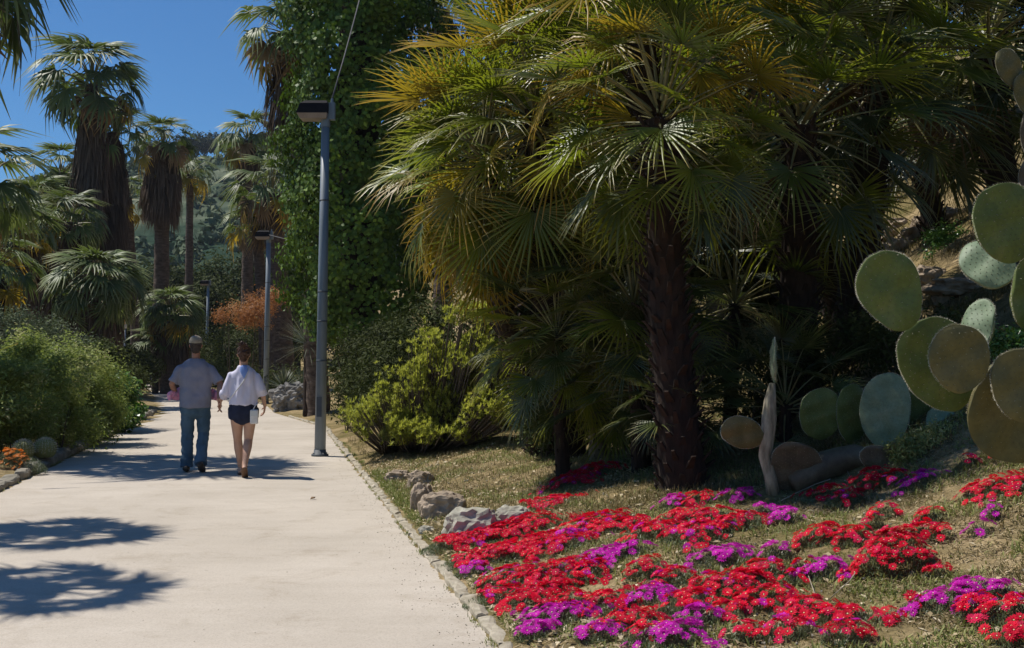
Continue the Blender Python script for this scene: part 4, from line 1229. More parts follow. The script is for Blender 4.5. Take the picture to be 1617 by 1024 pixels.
for i, (px, py, w_, h_, lb) in enumerate([(1490, 470, 34, 14, 'small stone under the flat ledge rock'), (1555, 330, 40, 20, 'stone on the bank left of the topmost near pad'), (1500, 335, 30, 16, 'stone on the bank right of the small dark palm trunk'), (1350, 470, 30, 16, 'stone glimpsed between the two dark palm trunks and the cactus')]):
    rock('stone', px, py, w_, h_, M['rock_pink'], lb, 0.35, 0.9, 'loose stones on the bank', sub=3, cat='stone')
# ------------------------------------------------------------------ yellow green bush right of the lamp
def rosette_bush(name, label, tips, base, nleaf, L, W, mat, fill=None):
    root = empty(name, base, label=label, cat='shrub')
    st = MB()
    b0 = Vector(base)
    for i, t in enumerate(tips):
        if i % 6 == 0:
            g0 = Vector((t.x * 0.5 + b0.x * 0.5, t.y * 0.5 + b0.y * 0.5, 0)); g0.z = gz(g0.x, g0.y)
            st.tube([g0 - b0, (g0.lerp(t, 0.55) + Vector((0, 0, -0.04))) - b0, t - b0], [0.014, 0.009, 0.005], 5)
    st.build('stem', M['bark'], root, kind='stuff')
    T = np.array([tuple(t) for t in tips])
    n = len(T) * nleaf
    ctr = np.repeat(T, nleaf, 0)
    az = rng.random(n) * 6.28; el = np.radians(rng.uniform(-5, 85, n))
    out_ = (ctr - np.array([b0.x, b0.y, b0.z])); out_ /= np.linalg.norm(out_, axis=1, keepdims=True)
    D = np.stack([np.cos(az) * np.cos(el), np.sin(az) * np.cos(el), np.sin(el)], 1) + out_ * 0.35
    tv = rng.random(len(T)) ** 1.2
    V, Fc, vv = strap_leaves(ctr, D, L * rng.uniform(0.7, 1.2, n), W, 0.15, 3, None)
    vv = np.clip(np.repeat(np.repeat(tv, nleaf), 8) * 0.75 + vv * 0.2, 0, 1)
    V = V - np.array(root.location)
    o = ob('leaves', mesh_np('leaves', V, Fc, mat, vv), root); o['kind'] = 'stuff'
    return root
def bush_tips(blobs, n):
    P, N = blob_points(blobs, int(n * 1.6), 0.6, 0.3)
    P, N, _c = thin(P, N, 3.0, -0.02)
    return [Vector(p) for p in P if p[2] > gz(p[0], p[1]) + 0.05]
bl = [(at(600, 660, 15.6), (0.55, 0.5, 0.36)), (at(650, 620, 15.4), (0.55, 0.5, 0.42)), (at(700, 590, 15.0), (0.6, 0.55, 0.5)), (at(752, 560, 14.6), (0.5, 0.5, 0.48)), (at(570, 650, 16.2), (0.32, 0.3, 0.22)), (at(720, 650, 14.8), (0.55, 0.4, 0.35)), (at(640, 665, 15.0), (0.4, 0.4, 0.3)), (at(745, 520, 14.8), (0.35, 0.35, 0.2)), (at(790, 600, 14.4), (0.4, 0.4, 0.5)), (at(800, 560, 14.0), (0.4, 0.4, 0.35)), (at(590, 680, 15.6), (0.4, 0.35, 0.18)), (at(650, 682, 15.0), (0.5, 0.35, 0.18)), (at(710, 682, 14.4), (0.5, 0.35, 0.2)), (at(745, 505, 14.4), (0.42, 0.4, 0.24)), (at(690, 545, 14.9), (0.4, 0.4, 0.25)), (at(780, 640, 13.9), (0.45, 0.35, 0.3)), (at(830, 640, 13.6), (0.35, 0.3, 0.25))]
rosette_bush('shrub', 'yellow green rosette shrub sloping down towards the lamp post', bush_tips(bl, 5200), G(660, 700), 11, 0.085, 0.017, M['euph'])
bl = [(at(612, 682, 15.4), (0.16, 0.16, 0.14))]
rosette_bush('shrub', 'small narrow leaved green shrub in front of the yellow green bush', bush_tips(bl, 110), G(612, 708), 14, 0.11, 0.010, M['weed'])
scrub('shrub', 'dark undergrowth behind the yellow green bush', 'shrub', [(640, 590, 18.5, 0.9, 0.6), (600, 600, 19.5, 0.6, 0.5), (700, 540, 18, 0.9, 0.8), (800, 600, 16.5, 1.0, 0.8), (900, 620, 14.5, 0.8, 0.45)], 22000, 0.10, 0.035, M['tree_dark'], per=9, spread=0.12)
scrub('shrub', 'bright green leafy bush on the bank behind the near cactus', 'shrub', [(1500, 385, 13.5, 0.28, 0.2), (1512, 400, 13.3, 0.2, 0.16), (1480, 415, 13.3, 0.2, 0.1)], 6000, 0.05, 0.024, M['shrub_broad'], per=8, spread=0.05)
scrub('shrub', 'dark undergrowth on the bank behind the near prickly pear', 'shrub', [(1500, 520, 9.8, 0.5, 0.12), (1580, 520, 9.4, 0.5, 0.14), (1430, 540, 9.6, 0.4, 0.2), (1330, 560, 10.2, 0.5, 0.35), (1600, 600, 8.6, 0.4, 0.12), (1180, 600, 10.6, 0.5, 0.4)], 16000, 0.06, 0.02, M['tree_dark'], per=10, spread=0.08)
scrub('shrub', 'green herb patch at the right edge above the lower pads', 'plant', [(1590, 545, 8.0, 0.16, 0.07), (1560, 560, 8.2, 0.14, 0.06)], 3000, 0.04, 0.015, M['shrub_broad'], per=8, spread=0.04)
scrub('shrub', 'low dark leafy plants under the young fan palms', 'shrub', [(860, 668, 12.4, 0.3, 0.2), (900, 662, 12.2, 0.3, 0.22), (980, 668, 11.6, 0.3, 0.2), (1020, 660, 11.4, 0.3, 0.2)], 9000, 0.055, 0.028, M['tree_mid'], per=8, spread=0.07)
scrub('shrub', 'dark shrub on the bank just right of the nearest lamp', 'shrub', [(560, 590, 22.5, 0.5, 0.55), (585, 560, 23, 0.7, 0.6), (548, 630, 21.5, 0.3, 0.3), (620, 560, 22, 0.8, 0.7)], 16000, 0.10, 0.035, M['tree_dark'], per=9, spread=0.12)
c3 = G(1475, 705)
scrub('shrub', 'low grey green herbs below the big prickly pear', 'plant', [(1460, 700, c3.y + 0.1, 0.16, 0.08), (1500, 690, c3.y + 0.2, 0.16, 0.08), (1430, 715, c3.y, 0.12, 0.06), (1540, 715, c3.y - 0.2, 0.14, 0.06)], 5200, 0.035, 0.010, M['weed'], per=10, spread=0.03)

# ------------------------------------------------------------------ ivy-clad trunk
def ivy_column():
    base = Vector((-3.45, 25.2, gz(-3.45, 25.2)))
    root = empty('ivy_covered_tree', base, label='tall tree trunk smothered in ivy, rising out of the top of the photo', cat='tree')
    mb = MB()
    ring_trunk(mb, [(0.1, 0, -0.2), (0.0, 0, 2.2), (-0.1, 0, 6), (0, 0, 12.5)], [0.42, 0.36, 0.5, 0.4], 14, 0.12, 3)
    mb.build('trunk', M['trunk'], root)
    # ragged sheath of ivy: radius varies with height and bearing
    n = 7600
    z = rng.uniform(0, 1, n) ** 0.9 * 10.8 + 1.7
    az = rng.random(n) * 2 * math.pi
    prof = np.interp(z, [1.9, 2.6, 3.6, 5, 7, 9, 10.5, 12.5], [1.0, 1.45, 1.65, 1.6, 1.55, 1.6, 1.75, 1.2])
    lump = 1 + 0.13 * np.sin(az * 3 + z * 1.7) + 0.13 * np.sin(az * 5 - z * 2.6) + 0.07 * np.sin(z * 5.3 + az * 2)
    r_ = prof * lump * rng.uniform(0.86, 1.03, n)
    P = np.stack([np.cos(az) * r_, np.sin(az) * r_, z], 1)
    N = np.stack([np.cos(az), np.sin(az), np.full(n, 0.25)], 1)
    cv = rng.random(n)
    per = 8
    P2 = np.repeat(P, per, 0) + rng.normal(size=(n * per, 3)) * 0.085; N2 = np.repeat(N, per, 0)
    N2 = N2 + rng.normal(size=N2.shape) * 0.33 - np.array([0, 0, 0.25])
    v = np.clip(np.repeat(cv, per) * 0.5 + rng.random(n * per) * 0.5, 0, 1)
    V, Fc, v = leaf_quads(P2, N2, 0.11, 0.10, v)
    ob('ivy', mesh_np('ivy', V, Fc, M['ivy'], v), root, kind='stuff')
    return root
ivy_column()

# ------------------------------------------------------------------ grey yuccas, aloe bed, rusty shrub, path-end planting
c = at(487, 545, 27.5); rosette('yucca', (c.x, c.y, c.z), 260, 1.05, 0.022, M['fr_blue'], 'large spiky grey green yucca behind the lamp post', 'plant', droop=0.12, e0=-25, e1=85, group='spiky plants right of the path')
mb = MB(); ring_trunk(mb, [(0, 0, gz(c.x, c.y) - c.z), (0, 0, 0.05)], [0.13, 0.11], 10, 0.12, 5)
o = mb.build('trunk', M['trunk'], bpy.data.objects[[q.name for q in C.objects if q.get('label') == 'large spiky grey green yucca behind the lamp post'][0]])
for px, py, Y, L, lab in ((448, 600, 32, 0.75, 'grey green agave behind the pitted rock, nearer the second lamp'), (478, 600, 32.5, 0.7, 'grey green agave behind the pitted rock, nearer the first lamp')):
    c = at(px, py, Y)
    rosette('agave', (c.x, c.y, c.z - 0.25), 120, L, 0.05, M['fr_blue'], lab, 'plant', droop=0.2, e0=10, e1=85, group='spiky plants right of the path')
scrub('shrub', 'low green plants bordering the path beyond the second lamp', 'plant', [(440, 605, 36, 0.7, 0.45), (470, 600, 35, 0.6, 0.4), (395, 600, 44, 0.9, 0.6), (350, 590, 50, 1.2, 0.7)], 12000, 0.11, 0.04, M['tree_mid'], per=8, spread=0.12)
scrub('shrub', 'rusty orange feathery shrub behind the second lamp post', 'shrub', [(398, 490, 38.5, 0.6, 0.16), (366, 500, 38.5, 0.5, 0.13), (430, 470, 39, 0.4, 0.2), (392, 508, 38.5, 0.55, 0.12), (412, 476, 39, 0.4, 0.14)], 8000, 0.12, 0.025, M['rust'], per=12, spread=0.12, lump=0.5, up=0.8, bits=14)
scrub('shrub', 'dark hedge below the rusty shrub at the far end of the path', 'shrub', [(380, 560, 52, 1.7, 1.2), (320, 560, 56, 1.6, 1.2), (285, 570, 60, 1.5, 1.3), (440, 540, 46, 1.2, 1.1)], 14000, 0.16, 0.08, M['tree_dark'], per=9, spread=0.2)
c = at(600, 640, 19.5)
rosette('spiky_plant', (c.x, c.y, gz(c.x, c.y) + 0.25), 90, 1.0, 0.035, M['fr_dark'], 'dark drooping spiky plant between the lamp and the yellow green bush', 'plant', droop=0.5, e0=5, e1=80)
# yellow leaf blade poking in at the left edge
mb = MB(); a = at(-25, 562, 13.0); b = at(28, 541, 13.2)
V, Fc, vv = strap_leaves(np.array([tuple(a)]), np.array([tuple(b - a)]), (b - a).length, 0.05, 0.02, 5)
o = ob('agave', mesh_np('agave', V, Fc, M['euph'], vv), label='stiff yellow green leaf poking in at the left edge above the shrub', category='plant')
sol = o.modifiers.new('thickness', 'SOLIDIFY'); sol.thickness = 0.012

# ------------------------------------------------------------------ the big fan palms on the right
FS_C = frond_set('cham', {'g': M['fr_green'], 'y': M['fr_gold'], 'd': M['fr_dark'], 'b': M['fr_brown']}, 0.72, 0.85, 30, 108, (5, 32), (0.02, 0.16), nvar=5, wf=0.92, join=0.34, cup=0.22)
def fan_palm(base, crown, label, tr=0.15, n=46, scale=1.0, e_hi=85, e_lo=-62, kinds=None, group='large fan palms on the right bank', stub=0.11, per_m=75, ang=38, bend=0.0, mat='trunk', crown_h=0.45):
    base = Vector(base); crown = Vector(crown)
    root = empty('fan_palm', base, label=label, cat='palm', group=group)
    L = crown - base
    mid = L * 0.5 + Vector((L.x * 0.2 + bend, 0, 0))
    stub_trunk(root, [Vector((0, 0, -0.15)), mid * 0.5 + Vector((0, 0, 0)), mid, L], [tr * 1.35, tr * 1.1, tr, tr * 0.95], M[mat], stub, per_m, ang=ang)
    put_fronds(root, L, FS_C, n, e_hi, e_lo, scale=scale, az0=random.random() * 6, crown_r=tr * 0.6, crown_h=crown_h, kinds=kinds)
    return root
def sunny(f_, az):
    r_ = random.random()
    if f_ > 0.9: return 'g' if r_ < 0.25 else 'y'
    if f_ > 0.65: return 'y' if r_ < 0.3 else 'g'
    return 'g' if r_ < 0.85 else 'y'
def mixed(f_, az):
    r_ = random.random()
    if f_ > 0.8: return 'd' if r_ < 0.7 else 'g'
    return 'g' if r_ < 0.75 else ('y' if r_ < 0.85 else 'd')
def golden(f_, az):
    r_ = random.random()
    if f_ > 0.85: return 'g' if r_ < 0.3 else 'y'
    if f_ > 0.5: return 'y' if r_ < 0.5 else 'g'
    return 'g' if r_ < 0.8 else 'y'
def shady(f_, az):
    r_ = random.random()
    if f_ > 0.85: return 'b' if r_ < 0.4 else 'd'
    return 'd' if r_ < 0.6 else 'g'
g1 = G(1080, 768)
fan_palm(g1, at(1042, 190, g1.y - 0.1), 'thick trunked fan palm standing behind the flowers, its head over the bed', 0.145, 56, 0.76, kinds=mixed, e_lo=-62)
def bank(px, Y):
    x = at(px, 560, Y).x
    return Vector((x, Y, gz(x, Y)))
fan_palm(bank(905, 12.4), at(845, 190, 10.7), 'fan palm leaning left, with golden fans reaching towards the lamp post', 0.13, 58, 0.98, kinds=sunny, e_lo=-66)
fan_palm(bank(860, 13.0), at(765, 262, 11.2), 'outermost leaning fan palm whose drooping golden fans overhang the yellow green bush', 0.12, 72, 0.88, kinds=golden, e_lo=-84)
fan_palm(g1 + Vector((.15, .9, 0)), at(1010, 25, g1.y + 0.6), 'fan palm head filling the top middle above the thick trunk', 0.14, 42, 0.95, kinds=sunny, e_lo=-35)
g3 = G(1270, 640) if False else None
b4 = Vector((at(1262, 560, 10.6).x, 10.6, 0)); b4.z = gz(b4.x, b4.y)
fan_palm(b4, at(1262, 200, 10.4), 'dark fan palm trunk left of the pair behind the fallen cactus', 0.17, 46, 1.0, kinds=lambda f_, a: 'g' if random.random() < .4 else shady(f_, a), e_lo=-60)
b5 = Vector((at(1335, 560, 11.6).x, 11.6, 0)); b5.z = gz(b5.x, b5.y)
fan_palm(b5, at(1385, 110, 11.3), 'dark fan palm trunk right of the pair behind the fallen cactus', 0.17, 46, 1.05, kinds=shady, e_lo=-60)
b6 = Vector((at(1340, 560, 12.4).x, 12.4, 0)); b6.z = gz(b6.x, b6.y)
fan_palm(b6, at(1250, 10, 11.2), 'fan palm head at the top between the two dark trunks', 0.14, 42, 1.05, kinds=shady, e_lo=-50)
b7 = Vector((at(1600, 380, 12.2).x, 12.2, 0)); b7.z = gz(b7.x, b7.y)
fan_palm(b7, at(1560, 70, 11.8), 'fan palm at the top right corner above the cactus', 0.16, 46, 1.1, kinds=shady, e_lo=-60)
b8 = Vector((at(1478, 380, 14.3).x, 14.3, 0)); b8.z = gz(b8.x, b8.y)
fan_palm(b8, at(1455, 185, 14.0), 'low fan palm between the stone heap and the top right', 0.12, 40, 0.85, kinds=shady, e_lo=-50)
# smaller palms in their shade
def small_palm(px, py, Y, bpx, scale, n, label, kinds, tr=0.05, e_lo=-50, mat='trunk', bY=None):
    c = at(px, py, Y); bx = at(bpx, 600, bY or Y).x
    b = Vector((bx, bY or Y, gz(bx, bY or Y)))
    return fan_palm(b, c, label, tr, n, scale, e_lo=e_lo, kinds=kinds, group='small fan palms in the shade of the big ones', stub=0.03, per_m=50, mat=mat, crown_h=0.15)
g9 = G(945, 724)
mixk = lambda f_, a: 'd' if random.random() < 0.45 else 'g'
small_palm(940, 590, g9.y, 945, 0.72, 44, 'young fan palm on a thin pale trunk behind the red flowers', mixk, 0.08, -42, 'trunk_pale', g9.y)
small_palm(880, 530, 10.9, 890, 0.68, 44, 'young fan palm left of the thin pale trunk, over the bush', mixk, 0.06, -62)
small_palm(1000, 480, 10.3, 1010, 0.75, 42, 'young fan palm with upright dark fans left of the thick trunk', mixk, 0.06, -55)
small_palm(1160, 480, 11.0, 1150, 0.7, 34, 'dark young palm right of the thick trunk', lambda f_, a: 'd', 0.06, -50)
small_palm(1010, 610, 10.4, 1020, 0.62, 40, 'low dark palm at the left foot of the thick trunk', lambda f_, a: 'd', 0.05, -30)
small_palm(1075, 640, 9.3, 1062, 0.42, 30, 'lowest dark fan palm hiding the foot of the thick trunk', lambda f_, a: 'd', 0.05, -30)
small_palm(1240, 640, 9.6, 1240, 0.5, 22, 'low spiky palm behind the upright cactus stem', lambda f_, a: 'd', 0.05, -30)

# big dark evergreens closing the view up the bank
def banktree(x, Y, h, r, lab, leaf='tree_dark', n=15000):
    z0 = gz(x, Y)
    bl = [((0, 0, h * 0.65), (r * 0.75, r * 0.75, h * 0.3))]
    for i in range(9):
        a = i * 2.4
        bl.append(((math.cos(a) * r * 0.6, math.sin(a) * r * 0.6, h * random.uniform(0.28, 0.9)), (r * 0.45, r * 0.45, h * 0.16)))
    return tree('evergreen_tree', (x, Y, z0), h, bl, int(n * 1.9), 0.17, 0.10, M[leaf], 0.22, lab, 'tree', 'dark trees up the bank', spread=0.2, limbs=8)
banktree(0.2, 27, 9.6, 2.6, 'dark tree between the ivy and the golden fans')
banktree(2.6, 22, 9.5, 2.8, 'dark tree behind the leaning fan palms')
banktree(6.4, 21, 9.0, 2.8, 'dark tree behind the two dark palm trunks')
banktree(10.4, 21.5, 9.5, 3.0, 'dark tree up the bank above the stone heap')
banktree(13.8, 20.5, 9.0, 3.0, 'dark tree up the bank at the right edge of the photo')
banktree(9.0, 27, 12.5, 3.6, 'tall dark tree farthest up the bank behind the others', n=16000)
banktree(14.5, 27, 13.0, 3.6, 'tall dark tree farthest up the bank at the top right', n=16000)
banktree(4.2, 28, 12.0, 3.2, 'tall dark tree behind the fan palm head at the top middle', n=14000)
banktree(0.9, 17.0, 3.4, 1.5, 'low dark tree just behind the young palms', n=12000)
banktree(2.9, 15.8, 3.2, 1.4, 'low dark tree between the palm trunks', n=12000)

# ------------------------------------------------------------------ prickly pears
def pad_mesh(hw, hh, th, seed, narrow=0.35):
    """obovate flat pad, narrow end at -z; returns mesh and rows of areole points"""
    r_ = random.Random(seed)
    na, nr = 40, 9
    bend = r_.uniform(0.05, 0.13) * r_.choice((-1, 1))
    def outline(a):
        c_, s_ = math.cos(a), math.sin(a)
        x = hw * c_ * (1 - narrow * 0.5 * (1 - s_) ** 1.3 * 0.55)
        z = hh * s_
        k = 1 + 0.022 * math.sin(3 * a + seed) + 0.014 * math.sin(5 * a + seed * 2) + 0.006 * math.sin(11 * a + seed)
        return x * k, z * k
    def surf(x, z, side):
        # thickness falls to the rim
        rr = min(1, math.hypot(x / hw, z / hh))
        t = th * math.sqrt(max(0, 1 - rr ** 3.2)) * 0.5
        return Vector((x, side * t + bend * hh * ((z / hh) ** 2 - 0.3) + 0.005 * math.sin(x * 38 + z * 26 + seed) + 0.004 * math.sin(x * 21 - z * 47 + seed), z))
    V = []; Fc = []
    for side in (-1, 1):
        b = len(V)
        V.append(tuple(surf(0, 0, side)))
        for i in range(1, nr + 1):
            f_ = math.sin(i / nr * math.pi / 2) ** 0.9
            for j in range(na):
                ox, oz = outline(2 * math.pi * j / na)
                V.append(tuple(surf(ox * f_, oz * f_, side if i < nr else side)))
        for j in range(na):
            k = (j + 1) % na
            Fc.append((b, b + 1 + j, b + 1 + k) if side < 0 else (b, b + 1 + k, b + 1 + j))
            for i in range(1, nr):
                q = (b + 1 + (i - 1) * na + j, b + 1 + i * na + j, b + 1 + i * na + k, b + 1 + (i - 1) * na + k)
                Fc.append(q if side < 0 else q[::-1])
    n1 = 1 + nr * na
    for j in range(na):
        k = (j + 1) % na
        Fc.append((1 + (nr - 1) * na + j, n1 + 1 + (nr - 1) * na + j, n1 + 1 + (nr - 1) * na + k, 1 + (nr - 1) * na + k))
    me = bpy.data.meshes.new('pad')
    me.from_pydata(V, [], Fc)
    me.polygons.foreach_set('use_smooth', [True] * len(Fc)); me.update()
    pts = []
    step = 0.026
    i = 0
    z = -hh * 0.85
    while z < hh * 0.95:
        x = -hw + (step / 2 if i % 2 else 0)
        while x < hw:
            a = math.atan2(z / hh, x / hw)
            ox, oz = outline(a)
            if math.hypot(x, z) < math.hypot(ox, oz) * 0.93:
                for side in (-1, 1):
                    pts.append((surf(x + r_.uniform(-.003, .003), z + r_.uniform(-.003, .003), side), Vector((0, side, 0))))
            x += step
        z += step * 0.87; i += 1
    rim = []
    nrim = int(2 * math.pi * max(hw, hh) / 0.006)
    for j in range(nrim):
        a = 2 * math.pi * j / nrim
        if -2.0 < a - 2 * math.pi < -1.1 or 4.2 < a < 5.2: continue
        ox, oz = outline(a)
        rim.append((Vector((ox, bend * hh * ((oz / hh) ** 2 - 0.3), oz)), Vector((ox / hw, 0, oz / hh)).normalized()))
    return me, pts, rim
def spine_mesh(pts, rim, seed, L=0.010):
    r_ = random.Random(seed)
    mb = MB()
    for p, n_ in pts:
        # woolly areole
        u = n_.orthogonal().normalized(); w_ = n_.cross(u)
        s_ = 0.0028
        mb.add([p + u * s_ + n_ * 0.0006, p + w_ * s_ + n_ * 0.0006, p - u * s_ + n_ * 0.0006, p - w_ * s_ + n_ * 0.0006, p + n_ * 0.003], [(0, 1, 4), (1, 2, 4), (2, 3, 4), (3, 0, 4)], 1)
        for k in range(1):
            d = (n_ + Vector([r_.uniform(-1, 1) for _ in range(3)]) * 0.7).normalized()
            t_ = d.orthogonal().normalized() * 0.0007
            mb.add([p - t_, p + t_, p + d * L * r_.uniform(0.6, 1.4)], [(0, 1, 2)], 0)
    for p, n_ in rim:
        for k in range(6):
            d = (n_ + Vector([r_.uniform(-1, 1) for _ in range(3)]) * 0.55).normalized()
            t_ = d.orthogonal().normalized() * 0.0008
            q = p + Vector([r_.uniform(-1, 1) * 0.003 for _ in range(3)])
            mb.add([q - t_, q + t_, q + d * L * 0.55 * r_.uniform(0.4, 1.3)], [(0, 1, 2)], 0)
    return mb.mesh('spines', [M['spine'], M['areole']], False)
def cactus(name, base, label, pads, group=None):
    root = empty(name, base, label=label, cat='cactus', group=group)
    for i, (px, py, Y, wpx, hpx, roll, yaw, tilt, mat) in enumerate(pads):
        c = at(px, py, Y)
        hw = wpx / 2 / F * Y; hh = hpx / 2 / F * Y
        me, pts, rim = pad_mesh(hw, hh, 0.034 + 0.012 * (mat == 'pad_old'), i * 3 + int(px) % 7)
        me.materials.append(M[mat])
        o = ob('pad', me, root)
        rot = Matrix.Rotation(R(yaw), 4, 'Z') @ Matrix.Rotation(R(tilt), 4, 'X') @ Matrix.Rotation(R(roll), 4, 'Y')
        o.matrix_local = Matrix.Translation(c - Vector(base)) @ rot
        s_ = ob('spines', spine_mesh(pts, rim, i), o); s_['kind'] = 'stuff'
    return root
# roll: + leans the top to the right; yaw turns the face; widths/heights in photo pixels at that depth
gb = Vector((at(1690, 800, 4.75).x, 4.75, 0)); gb.z = gz(gb.x, gb.y)
near = [
 (1590, 352, 4.55, 122, 128, -8, 6, 4, 'pad'),
 (1560, 416, 4.95, 88, 98, -25, -22, -30, 'pad_pale'),
 (1407, 460, 4.50, 106, 132, -22, -5, 5, 'pad'),
 (1482, 576, 4.75, 132, 158, -28, 4, 6, 'pad'),
 (1515, 567, 4.42, 102, 110, -8, -6, 8, 'pad_olive'),
 (1543, 520, 4.85, 62, 100, 6, -58, -12, 'pad_pale'),
 (1612, 608, 4.40, 98, 118, -6, -8, 7, 'pad_olive'),
 (1600, 655, 4.60, 190, 150, 62, 3, 8, 'pad_olive'),
 (1626, 460, 4.72, 70, 120, 8, 12, 5, 'pad'),
 (1690, 560, 4.6, 130, 170, 6, 8, 6, 'pad'),
 (1700, 740, 4.7, 150, 190, 3, -5, 5, 'pad_old'),
 (1690, 700, 4.85, 150, 170, 10, 20, 5, 'pad_old'),
]
cactus('prickly_pear', gb, 'big prickly pear entering from the right edge, its round pads dark with bright rims', near)
gb2 = G(1255, 778)
yb = gb2.y
fallen = [
 (1222, 570, yb + 0.05, 70, 72, 3, 80, 0, 'pad_pale'),
 (1174, 684, yb - 0.05, 54, 74, -72, 8, 8, 'pad_olive'),
 (1254, 738, yb + 0.0, 96, 84, 25, 5, 20, 'pad_old'),
 (1296, 655, yb + 0.55, 80, 82, 5, 10, 4, 'pad'),
 (1398, 650, yb + 0.30, 84, 122, 4, -28, -4, 'pad_pale'),
 (1346, 655, yb + 0.6, 66, 96, -4, 20, 4, 'pad'),
 (1448, 652, yb + 0.5, 60, 96, 6, 15, 4, 'pad'),
 (1486, 668, yb + 0.2, 48, 60, 4, -20, -25, 'pad_pale'),
 (1392, 728, yb - 0.15, 80, 46, 20, 0, 15, 'pad_old'),
]
cf = cactus('prickly_pear', gb2, 'collapsed old prickly pear in the shade behind the flowers, with an upright woody stem', fallen)
mb = MB()
p0 = at(1222, 782, yb) - gb2; p1 = at(1208, 720, yb) - gb2; p2 = at(1214, 660, yb + .02) - gb2; p3 = at(1219, 606, yb + .04) - gb2
ring_trunk(mb, [p0, p1, p2, p3], [0.050, 0.046, 0.056, 0.027], 16, 0.32, 18)
mb.build('stem', M['wood_cactus'], cf)
mb = MB()
q = [at(1250, 765, yb) - gb2, at(1300, 735, yb + .1) - gb2, at(1350, 722, yb + .1) - gb2, at(1425, 735, yb - .02) - gb2]
ring_trunk(mb, q, [0.07, 0.11, 0.10, 0.06], 14, 0.2, 12)
mb.build('lying_trunk', M['pad_old'], cf)
gt = Vector((at(1640, 300, 9.5).x, 9.5, 0)); gt.z = gz(gt.x, gt.y)
cactus('prickly_pear', gt, 'small brownish prickly pear at the top right corner', [(1594, 108, 9.5, 44, 66, -25, 5, 5, 'pad_olive'), (1628, 150, 9.5, 60, 80, -18, 8, 5, 'pad_olive'), (1640, 215, 9.5, 70, 90, -4, 8, 5, 'pad_old'), (1642, 290, 9.5, 70, 100, 2, -8, 5, 'pad_old'), (1642, 365, 9.5, 76, 100, 0, 5, 5, 'pad_old')])
# arching pale grass stems among the flowers
for i, (pts_, lab) in enumerate([(((1270, 905), (1285, 950), (1310, 965), (1345, 930), (1372, 890)), 'thin pale dry stem curved in a hook among the flowers'), (((1235, 800), (1262, 785), (1290, 772), (1310, 770)), 'dry pale twig lying in front of the old cactus'), (((1340, 752), (1348, 775), (1354, 795)), 'short upright straw stem below the lying cactus trunk')]):
    P_ = [G(*p) + Vector((0, 0, 0.05)) for p in pts_]
    mb = MB(); mb.tube([p - P_[0] + Vector((random.uniform(-.01, .01), 0, random.uniform(-.02, .01))) for p in P_], [0.0026] * len(P_), 5)
    o = mb.build('dry_twig', M['kerb'], label=lab, category='twig'); o.location = P_[0]
# dry leaf on the path
p = G(494, 790)
V, Fc, v = leaf_quads(np.array([[0, 0, 0.012]]), np.array([[0.1, -0.3, 1.0]]), 0.075, 0.05, np.array([0.35]))
o = ob('dry_leaf', mesh_np('dry_leaf', V, Fc, M['fr_brown'], v), label='single curled brown leaf lying on the path', category='leaf'); o.location = (p.x, p.y, 0.006)
sol = o.modifiers.new('thickness', 'SOLIDIFY'); sol.thickness = 0.004

